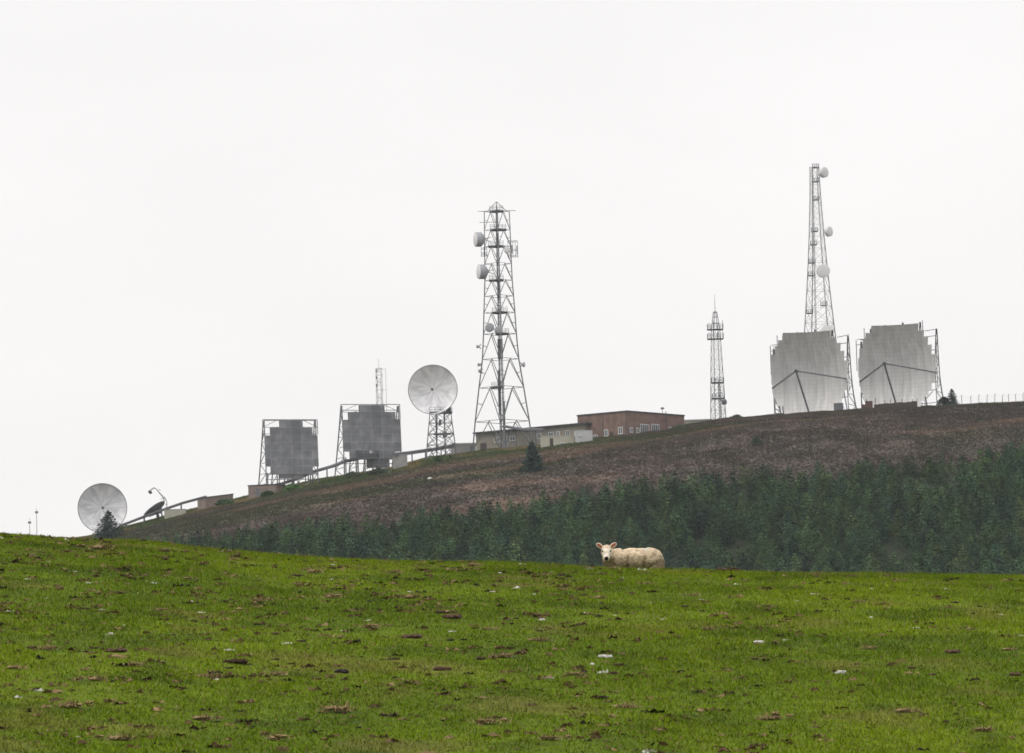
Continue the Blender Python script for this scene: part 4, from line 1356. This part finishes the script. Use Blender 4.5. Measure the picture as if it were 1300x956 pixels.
# ------------------------------------------------------------------ the sheep
def capsule_pts(p, q, r0, r1, sq=(1, 1, 1), n=14, m=7):
    """a tapered capsule as one closed shell"""
    p, q = Vector(p), Vector(q); d = (q - p); L = d.length; d.normalize()
    a = d.cross(Vector((0, 0, 1)))
    if a.length < 1e-3: a = Vector((1, 0, 0))
    a.normalize(); b = d.cross(a)
    prof = [(-r0 * math.cos(math.pi / 2 * i / m), r0 * math.sin(math.pi / 2 * i / m)) for i in range(m)]
    prof += [(L + r1 * math.sin(math.pi / 2 * i / m), r1 * math.cos(math.pi / 2 * i / m)) for i in range(m + 1)]
    vs = []
    for h, r in prof:
        r = max(r, 1e-4)
        for k in range(n):
            t = 2 * math.pi * k / n
            vs.append(p + d * h + (a * math.cos(t) + b * math.sin(t)) * r)
    N = len(prof)
    fs = [(i * n + k, i * n + (k + 1) % n, (i + 1) * n + (k + 1) % n, (i + 1) * n + k) for i in range(N - 1) for k in range(n)]
    fs += [tuple(range(n - 1, -1, -1)), tuple((N - 1) * n + k for k in range(n))]
    return vs, fs


def ellipsoid(c, r, n=24, m=14, rot=None):
    vs = []; c = Vector(c)
    for i in range(1, m):
        t = math.pi * i / m
        for k in range(n):
            a = 2 * math.pi * k / n
            v = Vector((r[0] * math.sin(t) * math.cos(a), r[1] * math.sin(t) * math.sin(a), r[2] * math.cos(t)))
            if rot: v = rot @ v
            vs.append(c + v)
    fs = [((i) * n + k, (i + 1) * n + k, (i + 1) * n + (k + 1) % n, i * n + (k + 1) % n) for i in range(m - 2) for k in range(n)]
    fs += [tuple(range(n)), tuple((m - 2) * n + k for k in range(n - 1, -1, -1))]
    return vs, fs


YS = 85.5
sx_ = P(803, 720, YS).x
sheep_loc = Vector((sx_, YS, float(field_z(sx_, YS))))
print('sheep ground hidden by', P(803, 722, YS).z - sheep_loc.z)
sheep = thing('sheep', 'woolly white sheep standing just over the crest of the field, facing us', 'sheep', sheep_loc); sheep.scale = (.96,) * 3
mb = MB()
for c, r in (((.06, 0, .55), (.47, .245, .232)), ((.36, .0, .535), (.255, .25, .245)), ((.47, .02, .49), (.15, .2, .22)), ((-.30, -.01, .545), (.25, .225, .235)),
             ((-.45, .0, .55), (.135, .15, .19)), ((-.36, .0, .45), (.12, .12, .14)), ((.05, 0, .46), (.42, .20, .15)), ((.43, .12, .38), (.11, .09, .16)), ((.44, -.10, .38), (.12, .09, .17)),
             ((-.33, -.09, .40), (.09, .07, .14)), ((-.33, .12, .40), (.10, .08, .14))):
    mb.add(*ellipsoid(c, r))
HC = Vector((-.505, -.20, .745))               # skull centre
HD = Vector((-.03, -.70, -.71)).normalized()   # muzzle direction: towards the viewer and down
mb.add(*capsule_pts((-.38, -.02, .60), (-.485, -.14, .69), .175, .125))
mb.add(*capsule_pts(HC, HC + HD * .11, .102, .092))
mb.add(*capsule_pts(HC + HD * .09, HC + HD * .245, .084, .062))
mb.add(*ellipsoid(HC + Vector((0, .02, .045)), (.085, .09, .06)))
mb.add(*capsule_pts(HC + HD * .10 + Vector((0, .05, -.05)), HC + HD * .20 + Vector((0, .02, -.035)), .06, .045))
EARS = []
for s in (-1, 1):                              # ears: leaf shapes held out to the sides
    a = HC + Vector((s * .075, .02, .045)); e = HC + Vector((s * .185, -.005, .120))
    d = (e - a).normalized(); up = Vector((0, 0, 1)); up = (up - d * up.dot(d)).normalized(); nn = d.cross(up)
    rot = Matrix((d, nn, up)).transposed()
    EARS.append(((a + e) / 2, d, up)); mb.add(*ellipsoid((a + e) / 2, (.090, .022, .050), rot=rot))
for s in (-1, 1):
    mb.add(*capsule_pts((-.34, s * .12, .36), (-.33, s * .12, .21), .062, .042)); mb.add(*capsule_pts((-.33, s * .12, .21), (-.335, s * .12, .055), .036, .028))
    mb.add(*capsule_pts((-.335, s * .12, .05), (-.36, s * .12, .028), .034, .030))
    mb.add(*capsule_pts((.42, s * .13, .38), (.36, s * .13, .31), .085, .075)); mb.add(*capsule_pts((.36, s * .13, .31), (.49, s * .13, .215), .068, .042))
    mb.add(*capsule_pts((.49, s * .13, .215), (.465, s * .13, .055), .034, .028)); mb.add(*capsule_pts((.465, s * .13, .05), (.44, s * .13, .028), .034, .030))
mb.add(*capsule_pts((.585, .02, .56), (.60, .02, .38), .045, .03))
raw = mb.build('body', 'fleece', None)
rm = raw.modifiers.new('remesh', 'REMESH'); rm.mode = 'VOXEL'; rm.voxel_size = .0085
sm = raw.modifiers.new('smooth', 'SMOOTH'); sm.factor = .5; sm.iterations = 4
bpy.context.view_layer.update()
me = bpy.data.meshes.new_from_object(raw.evaluated_get(bpy.context.evaluated_depsgraph_get()))
bpy.data.objects.remove(raw)
me.name = 'body'
n = len(me.vertices)
co = np.empty(n * 3, np.float32); me.vertices.foreach_get('co', co); co = co.reshape(-1, 3)
no = np.empty(n * 3, np.float32); me.vertices.foreach_get('normal', no); no = no.reshape(-1, 3)
rel = co - np.array(HC, np.float32)
along = rel @ np.array(HD, np.float32)
dist = np.linalg.norm(rel, axis=1)
side = np.abs(rel[:, 0])
is_ear = (side > .085) & (rel[:, 2] > -.005) & (rel[:, 1] < .08) & (side < .24) & (rel[:, 1] > -.08)
front = (co[:, 1] < HC.y + .015) & (dist < .32) & (side < .12) & (along > -.03) & (rel[:, 2] > -.30) & (np.linalg.norm(rel - np.outer(along, np.array(HD)), axis=1) < .115)
leg = co[:, 2] < .24
face = front & ~is_ear
wool = ~(face | is_ear | leg)
lump = (fbm(co[:, 0] * 16 + co[:, 1] * 9, co[:, 2] * 16 + co[:, 1] * 7, 401, 3) - .5) * .03 + (fbm(co[:, 0] * 45 + 3 * co[:, 1], co[:, 2] * 45 + co[:, 1] * 30, 411, 2) - .5) * .012
co = co + no * (lump * wool)[:, None]
# parting of the wool behind the shoulder and before the haunch
for xc, w in ((-.10, .022), (.235, .03)):
    g = np.exp(-((co[:, 0] - xc - .12 * (co[:, 2] - .5)) / w) ** 2) * (co[:, 1] < 0) * np.clip((.66 - co[:, 2]) / .12, 0, 1)
    co = co - no * (.05 * g * wool)[:, None]
me.vertices.foreach_set('co', co.astype(np.float32).ravel())
tint = np.empty((n, 3)); tint[:] = (.58, .465, .325)
f1 = fbm(co[:, 0] * 7, co[:, 2] * 7, 421, 3)
tint = tint * (.8 + .4 * f1)[:, None]
dirt_shade = sstep(.5, .75, fbm(co[:, 0] * 5 + 4, co[:, 2] * 6, 431, 3))
dirt_shade = np.clip(dirt_shade * .45 + 1.25 * sstep(.70, .38, co[:, 2]) * (.35 + .65 * fbm(co[:, 0] * 9, co[:, 2] * 5, 441)) + .55 * sstep(.38, .5, co[:, 0]) * sstep(.62, .5, co[:, 2]) * fbm(co[:, 0] * 14, co[:, 2] * 14, 446), 0, .8)  # patchy dirt, plus shade painted into the wool towards the belly
dirt_shade = np.clip(dirt_shade + .6 * sstep(-.28, -.40, co[:, 0]) * sstep(.62, .5, co[:, 2]), 0, .85)  # neck shadow painted onto the chest wool
tint = lerp3(tint, (.20, .15, .09), 0) * (1 - dirt_shade)[:, None] + np.array([.16, .12, .075]) * dirt_shade[:, None]
mark = np.exp(-((co[:, 0] - .27) / .06) ** 2) * sstep(.68, .76, co[:, 2])
tint = tint * (1 - .6 * mark)[:, None] + np.array([.42, .45, .44]) * (.6 * mark)[:, None]
tint[face] = (.70, .62, .52)
brow = face & (rel[:, 2] > .04); tint[brow] = (.60, .46, .34)
for s in (-1, 1):
    pass
nose_c = HC + HD * .285 + Vector((0, -.02, .022))
nd_ = np.linalg.norm((co - np.array(nose_c)) * np.array([1.0, 1, 1.1]), axis=1)
tint[nd_ < .043] = (.02, .016, .015)
mouth_c = HC + HD * .292 + Vector((.004, .02, -.035))
tint[np.linalg.norm((co - np.array(mouth_c)) * np.array([.9, 1, 1.4]), axis=1) < .036] = (.03, .022, .02)
is_ear &= (rel[:, 2] > .012) & (rel[:, 1] < .055)
ear_in = np.zeros(n, bool)
for c_, d_, u_ in EARS:
    q_ = co - np.array(c_)
    ear_in |= is_ear & (((q_ @ np.array(d_)) - .012) ** 2 / .062 ** 2 + (q_ @ np.array(u_)) ** 2 / .029 ** 2 < 1) & (no[:, 1] < -.2)
tint[is_ear] = (.62, .50, .40); tint[ear_in] = (.30, .12, .07)
tint[leg] = (.42, .36, .30); tint[co[:, 2] < .045] = (.03, .025, .02)
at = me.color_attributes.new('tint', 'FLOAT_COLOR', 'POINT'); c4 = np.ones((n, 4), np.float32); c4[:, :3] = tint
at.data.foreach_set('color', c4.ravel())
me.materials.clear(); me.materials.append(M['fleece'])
me.polygons.foreach_set('use_smooth', [True] * len(me.polygons)); me.update()
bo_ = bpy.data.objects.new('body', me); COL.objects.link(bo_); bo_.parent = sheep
for s in (-1, 1):
    c = HC + HD * .085 + Vector((s * .078, -.05, .030))
    v, f = ellipsoid(c, (.02, .02, .017), 12, 8)
    MB().add(v, f).build('eye', 'eye', sheep, True)

# ------------------------------------------------------------------ litter on the grass
def clump_mesh(seed, n=9, blades=26, squash=.5):
    """a broken, matted heap: overlapping lumps with stalks sticking out, about one metre wide"""
    g = random.Random(seed); mb = MB()
    for k in range(n):
        c = (g.gauss(0, .24), g.gauss(0, .18), .08 + .08 * g.random()); s = .10 + .16 * g.random()
        v, f = ellipsoid(c, (s, s * .8, s * squash), 8, 6)
        v = [Vector(p) + Vector((g.uniform(-.05, .05), g.uniform(-.05, .05), g.uniform(-.035, .035))) for p in v]
        mb.add(v, f)
    for k in range(blades):
        p = Vector((g.gauss(0, .3), g.gauss(0, .22), .04)); a = g.random() * 6.28; L = .15 + .3 * g.random()
        d = Vector((math.cos(a), math.sin(a), .25 + .7 * g.random())) * L
        s = Vector((-math.sin(a), math.cos(a), 0)) * .018
        mb.add([p - s, p + s, p + d], [(0, 1, 2)])
    return mb


SPOTS = []


def scatter_set(name, items, label, cat, group, m, nmesh, maker):
    first = [None] * nmesh
    for i, it in enumerate(items):
        px, row, w = it[:3]; lab = it[3] if len(it) > 3 else label
        p = field_hit(px, row); k = i % nmesh
        if first[k] is None:
            o = maker(k).build(name, m); first[k] = o
        else:
            o = first[k].copy(); COL.objects.link(o)
        wm = w * p.y / F
        o.location = p - Vector((0, 0, .004)); o.rotation_euler = (0, 0, random.uniform(-.6, .6) + (math.pi if random.random() < .5 else 0))
        o.scale = (wm, wm * .8, wm * (random.uniform(.8, 1.2) if w < 17 else 1.0)); SPOTS.append((p.x, p.y, wm))
        if 'label' in o: del o['label']
        if 'group' in o: del o['group']
        tag(o, lab, cat, None if len(it) > 3 else group)


brown = [(105, 774, 15), (256, 718, 13), (209, 701, 14), (110, 829, 12), (290, 849, 13), (272, 753, 10), (325, 771, 10), (206, 842, 12),
         (436, 720, 14), (379, 732, 14), (420, 757, 9), (448, 776, 11), (372, 731, 8), (350, 838, 14), (383, 815, 13), (580, 722, 11), (350, 806, 12), (560, 779, 14),
         (655, 786, 10), (740, 757, 10), (975, 771, 14), (1061, 777, 10), (870, 771, 11), (1184, 858, 14), (1158, 850, 12), (1083, 733, 13), (1125, 732, 13),
         (786, 738, 10), (980, 747, 9), (785, 846, 15), (778, 856, 14), (1213, 766, 10), (1290, 858, 16), (300, 708, 20), (40, 824, 14), (500, 838, 16), (560, 852, 22), (610, 838, 14), (1255, 844, 10)]
scatter_set('dung_clod', brown, 'small crumbly brown clod lying in the green grass', 'clod', 'small brown clods in the field', 'clod', 5, lambda k: clump_mesh(900 + k))
scatter_set('dung_clod', [(150, 829, 24, 'wide flat brown clod patch low on the field below the white dish'), (300, 843, 30, 'largest spread of broken brown clods on the field, below the two sheds'),
                          (575, 786, 24, 'crumbly brown clod heap in the middle of the field below the raised dish'), (525, 811, 24, 'brown clod heap with dry stalks, nearer us than the heap below the raised dish'),
                          (922, 725, 28, 'long low brown heap on the field crest, just beyond the sheep'), (1210, 830, 20, 'brown clod heap alone in the field below the bushy conifer')],
            None, 'clod', None, 'clod', 3, lambda k: clump_mesh(950 + k, 14, 40))
black = [(60, 781, 8), (42, 747, 8), (7, 717, 10), (379, 753, 10), (572, 814, 12), (687, 802, 11), (728, 738, 9), (775, 742, 7), (865, 853, 10), (476, 722, 7), (330, 738, 9), (300, 722, 7), (585, 733, 7),
         (940, 752, 7), (1050, 736, 7), (1165, 757, 7), (1236, 780, 8), (470, 764, 9), (95, 748, 7), (220, 807, 7)]
scatter_set('dung_pat', black, 'small blackish dung pat in the green grass', 'dung', 'black dung pats in the field', 'black_clod', 4, lambda k: clump_mesh(970 + k, 5, 4, .45))
scatter_set('dung_pat', [(436, 855, 22, 'biggest dark dung heap, at the near edge of the field under the square screens')], None, 'dung', None, 'black_clod', 1, lambda k: clump_mesh(990, 12, 16))
straw = [(125, 698, 34), (60, 826, 30), (170, 846, 26), (330, 764, 24), (420, 760, 26), (520, 760, 26), (570, 779, 20), (470, 798, 26), (620, 800, 20), (690, 815, 26), (760, 760, 18),
         (640, 836, 30), (400, 728, 26), (500, 728, 22), (150, 754, 16), (500, 715, 12), (240, 736, 18), (820, 742, 16), (880, 757, 18), (1040, 731, 20), (1140, 738, 14), (1090, 765, 16), (900, 800, 16),
         (960, 838, 18), (1100, 825, 20), (1230, 800, 16), (1280, 826, 18), (730, 858, 24), (350, 858, 30), (270, 862, 30), (120, 864, 26), (20, 850, 26), (600, 720, 24), (690, 731, 16), (200, 776, 18),
         (90, 900, 40), (260, 915, 36), (430, 905, 44), (620, 920, 40), (800, 900, 30), (980, 915, 34), (1150, 905, 30), (1250, 930, 30), (700, 940, 36), (350, 940, 36), (150, 940, 36)]
scatter_set('dead_grass_tuft', straw, 'patch of pale matted dead grass in the green field', 'dead grass', 'dead grass patches in the field', 'straw', 5, lambda k: clump_mesh(1000 + k, 4, 110, .18))
white = [(113, 741, 7), (194, 741, 8), (243, 765, 8), (256, 779, 8), (12, 777, 7), (129, 775, 6), (158, 795, 6), (95, 726, 5), (35, 736, 5), (290, 826, 10), (140, 806, 12),
         (624, 752, 7), (468, 789, 8), (364, 818, 10), (752, 845, 10), (635, 728, 7), (661, 717, 7), (573, 803, 7), (603, 722, 6), (677, 755, 5), (1033, 755, 7), (1106, 748, 6), (1106, 785, 8), (1162, 798, 8),
         (825, 766, 5), (841, 787, 5), (1012, 764, 5), (1270, 781, 6), (935, 743, 7), (996, 813, 6), (760, 728, 6), (436, 802, 6), (1296, 808, 6), (780, 782, 5), (700, 727, 6), (420, 736, 5),
         (520, 752, 5), (215, 792, 5), (60, 760, 5), (890, 762, 5), (1200, 748, 5)]
scatter_set('wool_tuft', white, 'small tuft of white sheep wool caught in the grass', 'wool', 'white wool tufts in the field', 'wool', 4, lambda k: clump_mesh(1100 + k, 5, 6, .6))
scatter_set('wool_tuft', [(963, 817, 15, 'large double tuft of white wool in the open grass below the slim mast'), (768, 835, 17, 'large greyish white wool tuft in the grass below the sheep'), (1066, 856, 17, 'brightest white wool tuft, near edge of the field below a curved screen'),
                          (688, 788, 11, 'white wool tuft beside a black dung pat in mid field'), (697, 862, 12, 'white wool tuft touching a dark clod at the near edge of the field')],
            None, 'wool', None, 'wool', 3, lambda k: clump_mesh(1150 + k, 8, 8, .6))

# grass blades on the part of the field that can be seen
NB = 1300000
yy = 38 + (92 - 38) * RNG.random(NB) ** .92
xx = (RNG.random(NB) * 2 - 1) * (yy * .125 + 1.6)
keep = RNG.random(NB) < .35 + .75 * fbm(xx * 1.3, yy * 1.0, 61)
xx, yy = xx[keep], yy[keep]; NB = len(xx)
zz = field_z(xx, yy)
lush = fbm(xx * .7, yy * .4, 41)
hh = (.012 + .030 * RNG.random(NB) ** 1.7) * (.55 + 1.0 * lush)
tall = RNG.random(NB) < .012 + .03 * (np.abs(yy - 74) < 4)
hh = np.where(tall, hh * 1.9, hh)
near = np.zeros(NB, bool)
for (cx_, cy_, w_) in SPOTS:
    near |= ((xx - cx_) / (w_ * .55 + .02)) ** 2 + ((yy - cy_) / (w_ * .9 + .12)) ** 2 < 1
hh = np.where(near, hh * .35, hh)
ang = RNG.random(NB) * 2 * math.pi
wd = .004 + .006 * RNG.random(NB)
lx = RNG.normal(0, .5, NB) * hh; ly = RNG.normal(0, .5, NB) * hh
V = np.empty((NB, 3, 3), np.float32)
ca, sa = np.cos(ang) * wd, np.sin(ang) * wd
V[:, 0] = np.stack([xx - ca, yy - sa, zz - .004], -1)
V[:, 1] = np.stack([xx + ca, yy + sa, zz - .004], -1)
V[:, 2] = np.stack([xx + lx, yy + ly, zz + hh], -1)
tc_ = turf_tint(xx, yy) * (.70 + .60 * RNG.random(NB))[:, None]
dead = RNG.random(NB) < .06
tc_[dead] = np.array([.22, .17, .07]) * (.6 + .6 * RNG.random(dead.sum()))[:, None]
tag(np_mesh('grass', V.reshape(-1, 3), np.arange(NB * 3).reshape(-1, 3), 'blade', np.repeat(tc_, 3, 0)),
    'short grazed green grass covering the near field', 'grass', kind='stuff')


# flecks of dead stalks, crumbled dung and leaf lying in the sward
NT = 17000
ty = 40 + 37 * RNG.random(NT); tx = (RNG.random(NT) * 2 - 1) * (ty * .12 + 1.2)
cl_ = fbm(tx * 1.5, ty * .8, 501, 4)
ok = RNG.random(NT) < (.12 + .8 * sstep(.50, .78, cl_)) * np.clip(.95 - 7 * tx / ty, .28, 1.6)
tx, ty = tx[ok], ty[ok]; NT = len(tx)
tz = field_z(tx, ty)
kind = RNG.random(NT)
colr = np.where((kind < .58)[:, None], np.array([.17, .12, .06]), np.where((kind < .86)[:, None], np.array([.085, .050, .028]), np.where((kind < .993)[:, None], np.array([.028, .022, .014]), np.array([.5, .48, .42]))))
colr = colr * (.6 + .8 * RNG.random(NT))[:, None]
sz = .012 + .040 * RNG.random(NT) ** 2.4
K = 6
V = np.empty((NT, K, 3, 3), np.float32); T_ = np.empty((NT, K, 3, 3), np.float32)
for k in range(K):
    a = RNG.random(NT) * 6.283; L = sz * (.5 + RNG.random(NT))
    ox, oy = RNG.normal(0, .8, NT) * sz, RNG.normal(0, .8, NT) * sz
    bx_, by_, bz_ = tx + ox, ty + oy, tz + sz * RNG.random(NT) * .35 + .004
    V[:, k, 0] = np.stack([bx_ - np.cos(a) * L, by_ - np.sin(a) * L, bz_ - .006], -1)
    V[:, k, 1] = np.stack([bx_ + np.cos(a) * L, by_ + np.sin(a) * L, bz_], -1)
    V[:, k, 2] = np.stack([bx_ + RNG.normal(0, .4, NT) * L, by_ + RNG.normal(0, .4, NT) * L, bz_ + sz * (.35 + .5 * RNG.random(NT))], -1)
    T_[:, k] = (colr * (.7 + .6 * RNG.random(NT))[:, None])[:, None, :]
tag(np_mesh('dead_thatch', V.reshape(-1, 3), np.arange(NT * K * 3).reshape(-1, 3), 'blade', T_.reshape(-1, 3)),
    'brown flecks of dead stalks and crumbled dung strewn through the grass', 'dead grass', kind='stuff')

# ------------------------------------------------------------------ the air
hz_ = MB().box((-1900, -60, -27), (1900, 4300, 152)).build('haze', 'steel')
hz_.data.materials.clear()
hm = bpy.data.materials.new('pale_haze'); hm.use_nodes = True
hm.node_tree.nodes.remove(hm.node_tree.nodes['Principled BSDF'])
pv = hm.node_tree.nodes.new('ShaderNodeVolumePrincipled')
pv.inputs['Color'].default_value = (.93, .96, 1, 1); pv.inputs['Density'].default_value = 5e-5
hm.node_tree.links.new(pv.outputs[0], hm.node_tree.nodes['Material Output'].inputs['Volume'])
hz_.data.materials.append(hm)
tag(hz_, 'thin pale haze over the hill', 'haze', kind='stuff')
scene.cycles.volume_bounces = 1
scene.cycles.max_bounces = 6
